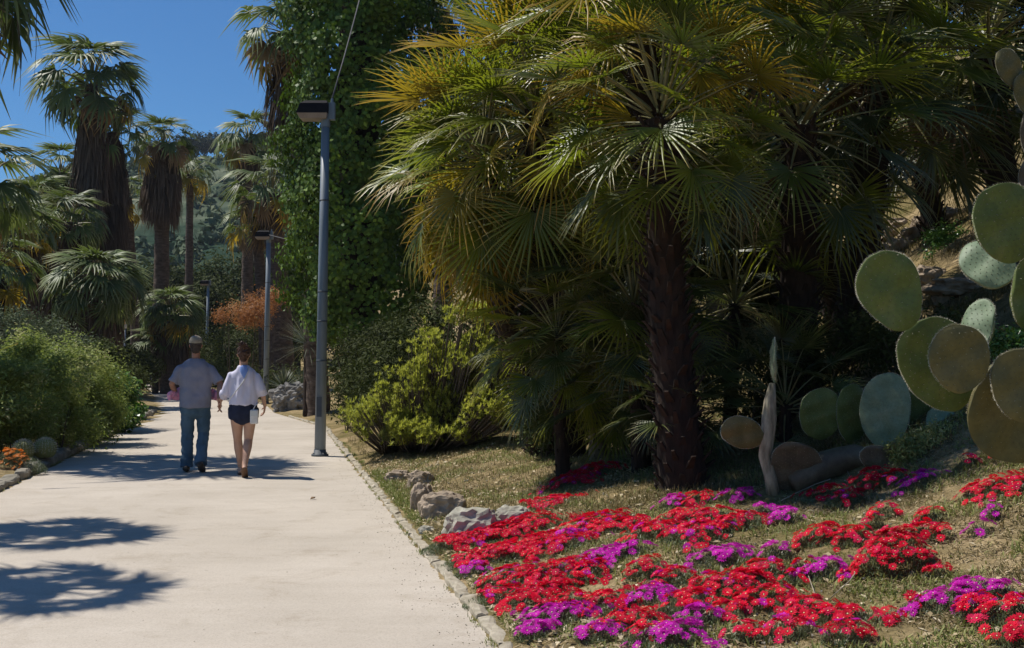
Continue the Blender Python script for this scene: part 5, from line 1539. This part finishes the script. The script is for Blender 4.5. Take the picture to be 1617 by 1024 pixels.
# ------------------------------------------------------------------ street lamps
def lamp(px, Y, h, label, full=True, r=0.087, lean=0.06):
    b = Vector((at(px, 565, Y).x, Y, 0.004))
    if not (xl(Y) < b.x < xr(Y)): b.z = gz(b.x, b.y)
    root = empty('street_lamp', b, label=label, cat='street lamp', group='street lamps along the path')
    mb = MB(); mb.tube([(0, 0, -0.1), (lean * 0.5, 0, h * 0.5), (lean, 0, h)], [r, r * 0.86, r * 0.70], 20)
    mb.build('pole', M['pole'], root)
    mb = MB(); mb.tube([(0, 0, 0), (0, 0, 0.03), (0, 0, 0.035), (0, 0, 0.10)], [r * 1.5, r * 1.5, r * 1.12, r * 1.05], 20); mb.build('base', M['pole_band'], root)
    for z_ in (1.45, 2.05, 2.5, 3.9):
        mb = MB(); k = z_ / h; rr = r * (1 - 0.30 * k) + 0.004
        mb.tube([(lean * k, 0, z_ - 0.012), (lean * k, 0, z_ + 0.012)], [rr, rr], 20); mb.build('band', M['pole_band'], root)
    mb = MB(); mb.box((0.0, -r * 0.97, 0.75), (0.075, 0.012, 0.30)); mb.build('access_door', M['pole_band'], root, smooth=False)
    for q in range(4):
        aa = q * math.pi / 2 + 0.6
        mb = MB(); mb.tube([(math.cos(aa) * r * 1.25, math.sin(aa) * r * 1.25, 0.02), (math.cos(aa) * r * 1.25, math.sin(aa) * r * 1.25, 0.055)], [0.012, 0.012], 6); mb.build('bolt', M['steel'], root, smooth=False)
    # luminaire: hood sloping up to a flat top, lens below, bracket at the back
    hd = MB()
    x0, x1 = lean - 0.42, lean + 0.05
    zb = h + 0.02
    V = []
    for (xa, xb, ya, z_) in ((x0, x1, 0.17, zb + 0.05), (x0 + 0.05, x1, 0.15, zb + 0.20), (x0 + 0.12, x1 - 0.02, 0.10, zb + 0.25)):
        V += [(xa, -ya, z_), (xb, -ya, z_), (xb, ya, z_), (xa, ya, z_)]
    hd.add(V, [(3, 2, 1, 0), (0, 1, 5, 4), (1, 2, 6, 5), (2, 3, 7, 6), (3, 0, 4, 7), (4, 5, 9, 8), (5, 6, 10, 9), (6, 7, 11, 10), (7, 4, 8, 11), (8, 9, 10, 11)])
    hd.build('hood', M['lamp_black'], root, smooth=False)
    le = MB()
    V = []
    for (xa, xb, ya, z_) in ((x0 + 0.05, x1 - 0.02, 0.13, zb - 0.03), (x0 + 0.005, x1 - 0.002, 0.168, zb + 0.047)):
        V += [(xa, -ya, z_), (xb, -ya, z_), (xb, ya, z_), (xa, ya, z_)]
    le.add(V, [(3, 2, 1, 0), (4, 5, 6, 7), (0, 1, 5, 4), (1, 2, 6, 5), (2, 3, 7, 6), (3, 0, 4, 7)])
    le.build('lens', M['lamp_glass'], root, smooth=False)
    br = MB(); br.tube([(lean, 0, h - 0.12), (lean, 0, h + 0.12)], [r * 0.82, r * 0.82], 16)
    br.box((lean + 0.10, 0, h + 0.12), (0.09, 0.10, 0.26)); br.tube([(lean + 0.10, 0, h + 0.24), (lean + 0.10, 0, h + 0.32)], [0.025, 0.02], 8)
    br.build('bracket', M['pole'], root, smooth=False)
    return root, b
l1, b1 = lamp(506, 16.9, 5.15, 'nearest street lamp, tall grey pole with a dark hood at the right path edge')
l2, b2 = lamp(420, 35.5, 5.3, 'second street lamp, grey pole right behind the woman', r=0.095)
l3, b3 = lamp(326, 59, 5.3, 'third street lamp, far pole above the man with the cap', r=0.09)
b = at(197, 565, 60); root = empty('post', (b.x, 60, gz(b.x, 60)), label='thin white tipped post at the far end left of the path', cat='post')
mb = MB(); mb.tube([(0, 0, -0.1), (0, 0, 3.1)], [0.06, 0.05], 10); mb.build('pole', M['pole'], root)
mb = MB(); mb.tube([(0, 0, 3.08), (0, 0, 3.45)], [0.10, 0.13], 10); mb.build('tip', M['white_post'], root)
mb = MB(); mb.box((0, 0, 1.7), (0.36, 0.06, 0.36)); mb.build('panel', M['white_post'], root, smooth=False)
# cables
a = at(524, 158, 16.9); e = at(574, -25, 22)
mb = MB(); mb.tube([Vector((0, 0, 0)), (e - a) * 0.33 + Vector((0, 0, -0.04)), (e - a) * 0.66 + Vector((0, 0, -0.04)), e - a], [0.013] * 4, 6)
o = mb.build('cable', M['wire'], label='cable rising from the nearest lamp in front of the ivy', category='cable'); o.location = a
a = at(424, 371, 35.5); e = at(474, 378, 30)
mb = MB(); mb.tube([Vector((0, 0, 0)), (e - a) * 0.5 + Vector((0, 0, -0.05)), e - a], [0.012] * 3, 6)
o = mb.build('cable', M['wire'], label='short cable from the second lamp to the ivy', category='cable'); o.location = a

# ------------------------------------------------------------------ parked car glimpsed at the end of the path
def car():
    c = at(240, 600, 57)
    root = empty('parked_car', (c.x, 57, gz(c.x, 57)), 0.1, label='dark blue parked car glimpsed at the shaded end of the path', cat='car')
    bm = bmesh.new()
    prof = [(-2.1, 0.35), (-2.15, 0.75), (-2.0, 0.95), (-1.75, 1.02), (-1.15, 1.42), (0.35, 1.45), (1.05, 0.98), (1.95, 0.82), (2.1, 0.6), (2.1, 0.32)]
    rows = []
    for sx in (-0.85, -0.8, 0.8, 0.85):
        k = 0.0 if abs(sx) < 0.84 else 1.0
        rows.append([bm.verts.new((sx * (1 - 0.14 * max(0, z_ - 0.95) / 0.5), y_, z_ - 0.04 * k * (z_ > 0.9))) for y_, z_ in prof])
    for i in range(3):
        for j in range(len(prof) - 1):
            bm.faces.new((rows[i][j], rows[i + 1][j], rows[i + 1][j + 1], rows[i][j + 1]))
        bm.faces.new((rows[i][-1], rows[i + 1][-1], rows[i + 1][0], rows[i][0]))
    bm.faces.new(rows[0]); bm.faces.new(rows[3][::-1])
    bmesh.ops.recalc_face_normals(bm, faces=bm.faces)
    me = bpy.data.meshes.new('body'); bm.to_mesh(me); bm.free(); me.materials.append(M['car']); ob('body', me, root)
    mb = MB(); mb.add([(-0.66, -1.74, 1.06), (0.66, -1.74, 1.06), (0.60, -1.20, 1.40), (-0.60, -1.20, 1.40)], [(0, 1, 2, 3)])
    o = mb.build('rear_window', M['carglass'], root, smooth=False); o.location = (0, -0.02, 0.012)
    for sx in (-1, 1):
        mb = MB(); x = sx * 0.80
        mb.add([(x * 1.0, -1.5, 1.04), (x * 1.0, 0.85, 1.04), (x * 0.94, 0.3, 1.36), (x * 0.94, -1.05, 1.36)], [(0, 1, 2, 3)]); o = mb.build('side_window', M['carglass'], root, smooth=False); o.location = (sx * 0.03, 0, 0)
        mb = MB(); mb.box((sx * 0.66, -2.08, 0.82), (0.28, 0.10, 0.16)); mb.build('tail_light', M['taillight'], root, smooth=False)
        for yy in (-1.3, 1.3):
            mb = MB(); mb.tube([(sx * 0.68, yy, 0.32), (sx * 0.87, yy, 0.32)], [0.32, 0.32], 20); wv = mb.build('wheel', M['tyre'], root)
            mb = MB(); mb.tube([(sx * 0.865, yy, 0.32), (sx * 0.885, yy, 0.32)], [0.19, 0.17], 16); mb.build('rim', M['steel'], wv)
    mb = MB(); mb.box((0, -2.13, 0.48), (1.6, 0.12, 0.2)); mb.build('bumper', M['car'], root, smooth=False)
    mb = MB(); mb.box((0, -2.16, 0.70), (0.5, 0.02, 0.11)); mb.build('number_plate', M['plate'], root, smooth=False)
car()

# ------------------------------------------------------------------ the couple
def hand(mb, wrist, d, palmn, side, curl=0.5, s=1.0):
    """palm and five curled fingers; d = pointing direction, palmn = palm facing, side = thumb side"""
    wrist = Vector(wrist); d = Vector(d).normalized(); palmn = Vector(palmn)
    palmn = (palmn - d * palmn.dot(d)).normalized(); x = d.cross(palmn).normalized() * side
    mb.tube([wrist - d * 0.02, wrist + d * 0.03 * s, wrist + d * 0.085 * s], [(0.024 * s, 0.018 * s), (0.034 * s, 0.016 * s), (0.038 * s, 0.014 * s)], 12, side=x, rnd=True)
    for i, (off, ln) in enumerate(((-0.028, 0.062), (-0.010, 0.078), (0.010, 0.083), (0.028, 0.074))):
        p = wrist + d * 0.085 * s - x * off * s
        pts = [p]; dd = d.copy()
        for k in range(3):
            a = curl * (0.5 + 0.35 * k)
            dd = (d * math.cos(a) + palmn * math.sin(a)).normalized() if k == 0 else (Matrix.Rotation(0, 3, 'X') @ dd)
            ax = d.cross(palmn)
            dd = Quaternion(ax, curl * (0.4 + 0.45 * k)) @ d
            p = p + dd * ln * s * (0.42, 0.33, 0.25)[k]
            pts.append(p)
        mb.tube(pts, [0.0095 * s, 0.009 * s, 0.0085 * s, 0.0075 * s], 8, rnd=True)
    p = wrist + d * 0.025 * s + x * 0.026 * s
    mb.tube([p, p + (d * 0.6 + x * 0.7 + palmn * 0.3).normalized() * 0.038 * s, p + (d * 0.95 + x * 0.55 + palmn * 0.6).normalized() * 0.07 * s], [0.013 * s, 0.011 * s, 0.009 * s], 8, rnd=True)

def person_body(mb, J, s=1.0, girth=1.0):
    t = mb.tube
    # trunk, neck, head
    t([(0, 0, J['hip']), (0, 0.0, J['waist']), (0, -0.005, J['chest']), (0, -0.01, J['sho'])], [(0.15 * girth, 0.11 * girth), (0.135 * girth, 0.10 * girth), (0.155 * girth, 0.11 * girth), (0.13 * girth, 0.075 * girth)], 16, side=(1, 0, 0), rnd=True)
    hz_ = J['head']
    t([(0, -0.005, J['sho'] - 0.02), (0, 0.0, J['sho'] + 0.06), (0, 0.012, hz_ - 0.06)], [(0.062, 0.058), (0.056, 0.055), (0.052, 0.054)], 14, side=(1, 0, 0), rnd=True)
    t([(0, 0.035, hz_ - 0.085), (0, 0.02, hz_ - 0.03), (0, 0.008, hz_ + 0.03), (0, 0.0, hz_ + 0.065)], [(0.045, 0.055), (0.066, 0.084), (0.074, 0.094), (0.062, 0.08)], 18, side=(1, 0, 0), rnd=True)
    t([(0, 0.095, hz_ + 0.02), (0, 0.118, hz_ - 0.018)], [0.010, 0.015], 8, rnd=True)                    # nose
    t([(-0.022, 0.098, hz_ - 0.052), (0.022, 0.098, hz_ - 0.052)], [0.008, 0.008], 8, rnd=True)            # lips
    t([(-0.04, 0.088, hz_ + 0.035), (0.04, 0.088, hz_ + 0.035)], [0.010, 0.010], 8, rnd=True)              # brow
    t([(0, 0.078, hz_ - 0.095), (0, 0.072, hz_ - 0.085)], [0.022, 0.026], 8, rnd=True)                     # chin
    for sx in (-1, 1):
        t([(sx * 0.075, -0.004, hz_ + 0.018), (sx * 0.082, -0.012, hz_ + 0.0), (sx * 0.074, -0.002, hz_ - 0.024)], [(0.006, 0.014), (0.007, 0.018), (0.006, 0.010)], 8, side=(1, 0, 0), rnd=True)
    for k in ('L', 'R'):
        sh, el, wr = J['sh' + k], J['el' + k], J['wr' + k]
        t([sh, Vector(sh).lerp(Vector(el), 0.5), el, Vector(el).lerp(Vector(wr), 0.35), wr], [0.052 * s, 0.046 * s, 0.038 * s, 0.040 * s, 0.026 * s], 12, rnd=True)
        hp, kn, an, to = J['hp' + k], J['kn' + k], J['an' + k], J['to' + k]
        t([hp, Vector(hp).lerp(Vector(kn), 0.45), kn, Vector(kn).lerp(Vector(an), 0.3), Vector(kn).lerp(Vector(an), 0.75), an], [0.088 * J['leg'], 0.078 * J['leg'], 0.053 * J['leg'], 0.056 * J['leg'], 0.040 * J['leg'], 0.034 * J['leg']], 14, rnd=True)
        heel = J['he' + k]
        t([heel, Vector(heel).lerp(Vector(to), 0.5) + Vector((0, 0, 0.012)), to], [(0.032, 0.032), (0.038, 0.03), (0.036, 0.018)], 12, side=(1, 0, 0), rnd=True)
        t([an, heel], [0.034, 0.030], 10, rnd=True)

HEAD = 0.215
MEET = at(347, 645, 14.35)
# --- man
mpos = Vector((at(308, 700, 14.58).x, 14.58, 0.004))
mrot = Matrix.Rotation(HEAD, 4, 'Z')
to_m = lambda p: mrot.inverted() @ (Vector(p) - mpos)
hm = to_m(MEET)
mroot = empty('person', mpos, HEAD, label='man seen from behind in a beige cap, grey t-shirt and blue jeans', cat='person', group='couple walking hand in hand')
J = dict(hip=0.98, waist=1.08, chest=1.27, sho=1.36, head=1.655, leg=0.95,
         shL=(-0.185, -0.01, 1.345), elL=(-0.30, -0.03, 1.15), wrL=(-0.26, 0.17, 1.03),
         shR=(0.185, -0.01, 1.345), elR=(0.315, -0.06, 1.15), wrR=(hm.x - 0.01, hm.y - 0.01, hm.z + 0.10),
         hpL=(-0.095, 0, 0.94), knL=(-0.10, 0.07, 0.50), anL=(-0.105, 0.02, 0.10), heL=(-0.105, -0.03, 0.045), toL=(-0.12, 0.15, 0.03),
         hpR=(0.095, 0, 0.94), knR=(0.10, 0.05, 0.50), anR=(0.085, -0.20, 0.15), heR=(0.085, -0.25, 0.10), toR=(0.10, -0.09, 0.03))
mb = MB(); person_body(mb, J, 1.0, 1.05)
hand(mb, J['wrL'], (0.35, 0.8, -0.2), (0.9, 0, -0.4), -1, 0.9)
hand(mb, J['wrR'], (0.0, 0.05, -1), (1, 0, 0), -1, 0.7)
ob('body', fused('body', mb, M['skin_m'], 0.0075, smooth_it=2), mroot)
for sx in (-1, 1):
    mb = MB(); mb.tube([(sx * 0.03, 0.084, 1.675), (sx * 0.03, 0.092, 1.675)], [0.012, 0.009], 10, rnd=True); mb.build('eye', M['eye'], mroot)
# t-shirt
mb = MB(); t = mb.tube
t([(0, -0.01, 0.84), (0, -0.01, 0.97), (0, 0.005, 1.12), (0, -0.005, 1.27), (0, -0.012, 1.37), (0, -0.01, 1.43), (0, -0.005, 1.485)], [(0.205, 0.172), (0.205, 0.168), (0.21, 0.155), (0.22, 0.145), (0.205, 0.12), (0.15, 0.095), (0.09, 0.07)], 28, side=(1, 0, 0))
t([(-0.13, -0.01, 1.385), (0, -0.01, 1.42), (0.13, -0.01, 1.385)], [0.055, 0.065, 0.055], 12, rnd=True)
for k, sx in (('L', -1), ('R', 1)):
    sh = Vector(J['sh' + k]); el = Vector(J['el' + k])
    t([Vector((sx * 0.10, -0.01, 1.385)), sh + Vector((0, 0, 0.002)), sh.lerp(el, 0.5), sh.lerp(el, 0.90)], [0.06, 0.066, 0.068, 0.074], 16)
ob('t_shirt', fused('t_shirt', mb, M['tshirt'], 0.010, 0.018, 8, 6, (1.0, 1.0, 0.9)), mroot)
# jeans
mb = MB(); t = mb.tube
t([(0, 0.0, 0.84), (0, 0.0, 0.94), (0, 0, 1.0)], [(0.175, 0.13), (0.178, 0.135), (0.16, 0.12)], 24, side=(1, 0, 0), rnd=True)
t([(0, -0.045, 0.87), (0, -0.045, 0.92)], [(0.15, 0.10), (0.14, 0.09)], 16, side=(1, 0, 0), rnd=True)
for k in ('L', 'R'):
    hp, kn, an = Vector(J['hp' + k]), Vector(J['kn' + k]), Vector(J['an' + k])
    t([hp + Vector((0, 0, -0.04)), hp.lerp(kn, 0.45), kn, kn.lerp(an, 0.5), an + Vector((0, 0, -0.035))], [0.102, 0.095, 0.078, 0.076, 0.080], 18)
ob('jeans', fused('jeans', mb, M['jeans'], 0.009, 0.016, 11, 2, (1, 1, 1.4)), mroot)
for k in ('L', 'R'):
    he, to = Vector(J['he' + k]), Vector(J['to' + k])
    d = (to - he).normalized()
    mb = MB(); mb.tube([he - d * 0.02, he.lerp(to, 0.35) + Vector((0, 0, 0.012)), he.lerp(to, 0.75), to + d * 0.03], [(0.042, 0.042), (0.043, 0.044), (0.050, 0.036), (0.042, 0.024)], 16, side=(1, 0, 0), rnd=True)
    ob('shoe', fused('shoe', mb, M['shoe'], 0.007, 0, smooth_it=1), mroot)
# hair and cap
mb = MB(); mb.tube([(0, -0.030, 1.605), (0, -0.028, 1.66), (0, -0.015, 1.70)], [(0.060, 0.058), (0.076, 0.078), (0.077, 0.088)], 18, side=(1, 0, 0), rnd=True)
ob('hair', fused('hair', mb, M['hair_m'], 0.006, 0.004, 40, 1), mroot)
mb = MB(); t = mb.tube
t([(0, -0.006, 1.690), (0, -0.008, 1.715), (0, -0.004, 1.745), (0, 0, 1.772), (0, 0, 1.786)], [(0.087, 0.110), (0.086, 0.108), (0.078, 0.098), (0.052, 0.066), (0.014, 0.018)], 28, side=(1, 0, 0))
cp = ob('cap', fused('cap', mb, M['cap'], 0.005, 0.003, 20, 1), mroot)
mb = MB(); mb.tube([(0, 0.07, 1.705), (0, 0.17, 1.690)], [(0.07, 0.006), (0.045, 0.005)], 16, side=(1, 0, 0), rnd=True); mb.build('brim', M['cap'], cp)
mb = MB(); mb.tube([(0, 0, 1.786), (0, 0, 1.792)], [0.008, 0.005], 8, rnd=True); mb.build('button', M['cap'], cp)
# pink bundle carried in front, showing at both sides
mb = MB(); t = mb.tube
t([(-0.33, 0.07, 1.0), (-0.27, 0.16, 1.01), (0, 0.24, 1.04), (0.25, 0.16, 1.0), (0.285, 0.06, 0.99)], [(0.045, 0.05), (0.06, 0.07), (0.075, 0.11), (0.055, 0.065), (0.03, 0.045)], 16, rnd=True)
t([(-0.31, 0.08, 1.0), (-0.33, 0.05, 0.96)], [0.045, 0.02], 10, rnd=True)
pb = ob('jacket', fused('jacket', mb, M['pink'], 0.010, 0.03, 14, 1), label='crumpled pink jacket the man carries in front of him', category='jacket')
pb.matrix_world = Matrix.Translation(mpos) @ mrot
# --- woman
wpos = Vector((at(384, 700, 14.05).x, 14.05, 0.004))
wrot = Matrix.Rotation(HEAD, 4, 'Z')
hw_ = wrot.inverted() @ (MEET - wpos)
wroot = empty('person', wpos, HEAD, label='woman seen from behind in a loose white blouse and navy shorts', cat='person', group='couple walking hand in hand')
J = dict(hip=0.90, waist=1.03, chest=1.19, sho=1.27, head=1.535, leg=1.02,
         shL=(-0.145, 0, 1.262), elL=(-0.215, -0.02, 1.06), wrL=(hw_.x + 0.01, hw_.y, hw_.z + 0.095),
         shR=(0.145, 0, 1.262), elR=(0.225, -0.03, 1.08), wrR=(0.265, 0.08, 0.88),
         hpL=(-0.085, 0, 0.86), knL=(-0.07, 0.10, 0.46), anL=(-0.035, 0.20, 0.09), heL=(-0.035, 0.16, 0.045), toL=(-0.04, 0.33, 0.03),
         hpR=(0.085, 0, 0.86), knR=(0.065, 0.01, 0.46), anR=(0.025, -0.24, 0.16), heR=(0.025, -0.28, 0.125), toR=(0.03, -0.17, 0.022))
mb = MB(); person_body(mb, J, 0.86, 0.86)
mb.tube([(-0.04, -0.025, 0.86), (0.04, -0.025, 0.86)], [0.09, 0.09], 14, rnd=True)
hand(mb, J['wrL'], (0.0, 0.0, -1), (-1, 0.1, 0), -1, 0.7, 0.92)
hand(mb, J['wrR'], (-0.1, 0.3, -0.9), (-1, 0, 0), 1, 0.8, 0.92)
ob('body', fused('body', mb, M['skin'], 0.007, smooth_it=2), wroot)
for sx in (-1, 1):
    mb = MB(); mb.tube([(sx * 0.03, 0.084, 1.555), (sx * 0.03, 0.092, 1.555)], [0.012, 0.009], 10, rnd=True); mb.build('eye', M['eye'], wroot)
mb = MB(); t = mb.tube
t([(0, -0.01, 0.895), (0, -0.01, 1.0), (0, 0, 1.14), (0, -0.005, 1.24), (0, -0.008, 1.31), (0, -0.005, 1.35), (0, -0.005, 1.395)], [(0.185, 0.155), (0.185, 0.15), (0.18, 0.14), (0.175, 0.125), (0.15, 0.095), (0.11, 0.08), (0.07, 0.058)], 28, side=(1, 0, 0))
t([(-0.10, 0, 1.29), (0, 0, 1.33), (0.10, 0, 1.29)], [0.05, 0.058, 0.05], 12, rnd=True)
for k, sx in (('L', -1), ('R', 1)):
    sh = Vector(J['sh' + k]); el = Vector(J['el' + k]); wr = Vector(J['wr' + k])
    t([Vector((sx * 0.08, 0, 1.295)), sh, sh.lerp(el, 0.6), el, el.lerp(wr, 0.32)], [0.055, 0.060, 0.062, 0.066, 0.072], 16)
ob('blouse', fused('blouse', mb, M['blouse'], 0.010, 0.022, 8, 6, (1.6, 1, 0.45)), wroot)
mb = MB(); t = mb.tube
t([(0, -0.015, 0.80), (0, -0.018, 0.90), (0, -0.005, 0.98)], [(0.172, 0.14), (0.175, 0.145), (0.15, 0.12)], 24, side=(1, 0, 0), rnd=True)
for k, sx in (('L', -1), ('R', 1)):
    hp, kn = Vector(J['hp' + k]), Vector(J['kn' + k])
    t([hp + Vector((0, -0.015, 0)), hp.lerp(kn, 0.30)], [0.108, 0.110], 18)
ob('shorts', fused('shorts', mb, M['shorts'], 0.008, 0.006, 14, 2), wroot)
for k in ('L', 'R'):
    he, to = Vector(J['he' + k]), Vector(J['to' + k]); d = (to - he).normalized()
    nrm_ = Vector((1, 0, 0)).cross(d).normalized()
    mb = MB(); mb.tube([he - d * 0.035 - nrm_ * 0.035, he.lerp(to, 0.5) - nrm_ * 0.03, to + d * 0.045 - nrm_ * 0.018], [(0.036, 0.009), (0.040, 0.008), (0.038, 0.007)], 14, side=(1, 0, 0), rnd=True)
    mb.tube([Vector(J['an' + k]) + Vector((-0.038, 0.0, -0.02)), Vector(J['an' + k]) + Vector((0, -0.042, -0.015)), Vector(J['an' + k]) + Vector((0.038, 0.0, -0.02))], [0.006] * 3, 8)
    mb.build('sandal', M['sandal'], wroot)
# hair gathered into a bun
mb = MB(); t = mb.tube
t([(0, -0.035, 1.475), (0, -0.03, 1.54), (0, -0.012, 1.60), (0, 0.02, 1.625)], [(0.045, 0.04), (0.080, 0.082), (0.080, 0.092), (0.05, 0.06)], 18, side=(1, 0, 0), rnd=True)
t([(-0.01, -0.07, 1.625), (-0.015, -0.085, 1.665)], [(0.045, 0.042), (0.035, 0.035)], 14, side=(1, 0, 0), rnd=True)
hr = ob('hair', fused('hair', mb, M['hair'], 0.006, 0.014, 34, 1), wroot)
mb = MB()
for i in range(26):
    a = random.random() * 6.28; b_ = Vector((-0.015 + math.cos(a) * 0.03, -0.075 + math.sin(a) * 0.03, 1.64))
    e_ = b_ + Vector((math.cos(a) * 0.03 + random.uniform(-.02, .02), math.sin(a) * 0.03, random.uniform(-0.01, 0.06)))
    mb.tube([b_, b_.lerp(e_, 0.6) + Vector((0, 0, 0.01)), e_], [0.003, 0.0022, 0.001], 4)
mb.build('loose_hair', M['hair'], hr)
mb = MB(); mb.tube([(0.0, -0.088, 1.375), (0.01, -0.112, 1.32), (0.015, -0.128, 1.25)], [(0.045, 0.012), (0.05, 0.012), (0.018, 0.010)], 14, side=(1, 0, 0), rnd=True)
ob('scarf', mb.mesh('scarf', M['bluecloth']), wroot)
# white shoulder bag: strap across the back, pouch at the right hip
bag = empty('shoulder_bag', wpos, HEAD, label='small white shoulder bag hanging at the right hip of the woman', cat='bag')
mb = MB(); mb.tube([(0.06, -0.06, 1.38), (0.055, -0.115, 1.32), (0.0, -0.15, 1.20), (-0.10, -0.155, 1.06), (-0.18, -0.06, 0.96), (-0.19, 0.03, 0.94)], [(0.008, 0.004)] * 6, 8); mb.build('strap', M['bag'], bag)
mb = MB(); mb.tube([(0.12, -0.185, 0.84), (0.15, -0.17, 0.90), (0.19, -0.06, 0.93)], [(0.007, 0.004)] * 3, 8); mb.build('strap', M['bag'], bag)
mb = MB(); mb.box((0.135, -0.185, 0.755), (0.10, 0.05, 0.18)); 
me = mb.mesh('pouch', M['bag'], False); o = ob('pouch', me, bag); bv = o.modifiers.new('b', 'BEVEL'); bv.width = 0.018; bv.segments = 4
mb = MB(); mb.box((0.135, -0.211, 0.80), (0.085, 0.006, 0.07)); mb.build('flap', M['white_post'], bag, smooth=False)

# property name check for things tagged through ob(): keyword 'category' arrives as its own key

# thin air between here and the hill
hzb = MB(); hzb.box((30, 240, 40.0), (1100, 720, 86))
hm_, ht, hb, ho = newmat('thin_haze')
ht.nodes.remove(hb)
pv_ = ht.nodes.new('ShaderNodeVolumePrincipled')
pv_.inputs['Color'].default_value = (0.80, 0.88, 1.0, 1)
pv_.inputs['Density'].default_value = 0.0002
pv_.inputs['Anisotropy'].default_value = 0.2
ht.links.new(pv_.outputs[0], ho.inputs['Volume'])
hzb.build('haze', hm_, None, False, kind='stuff', label='thin blue air softening the far hill', category='haze')
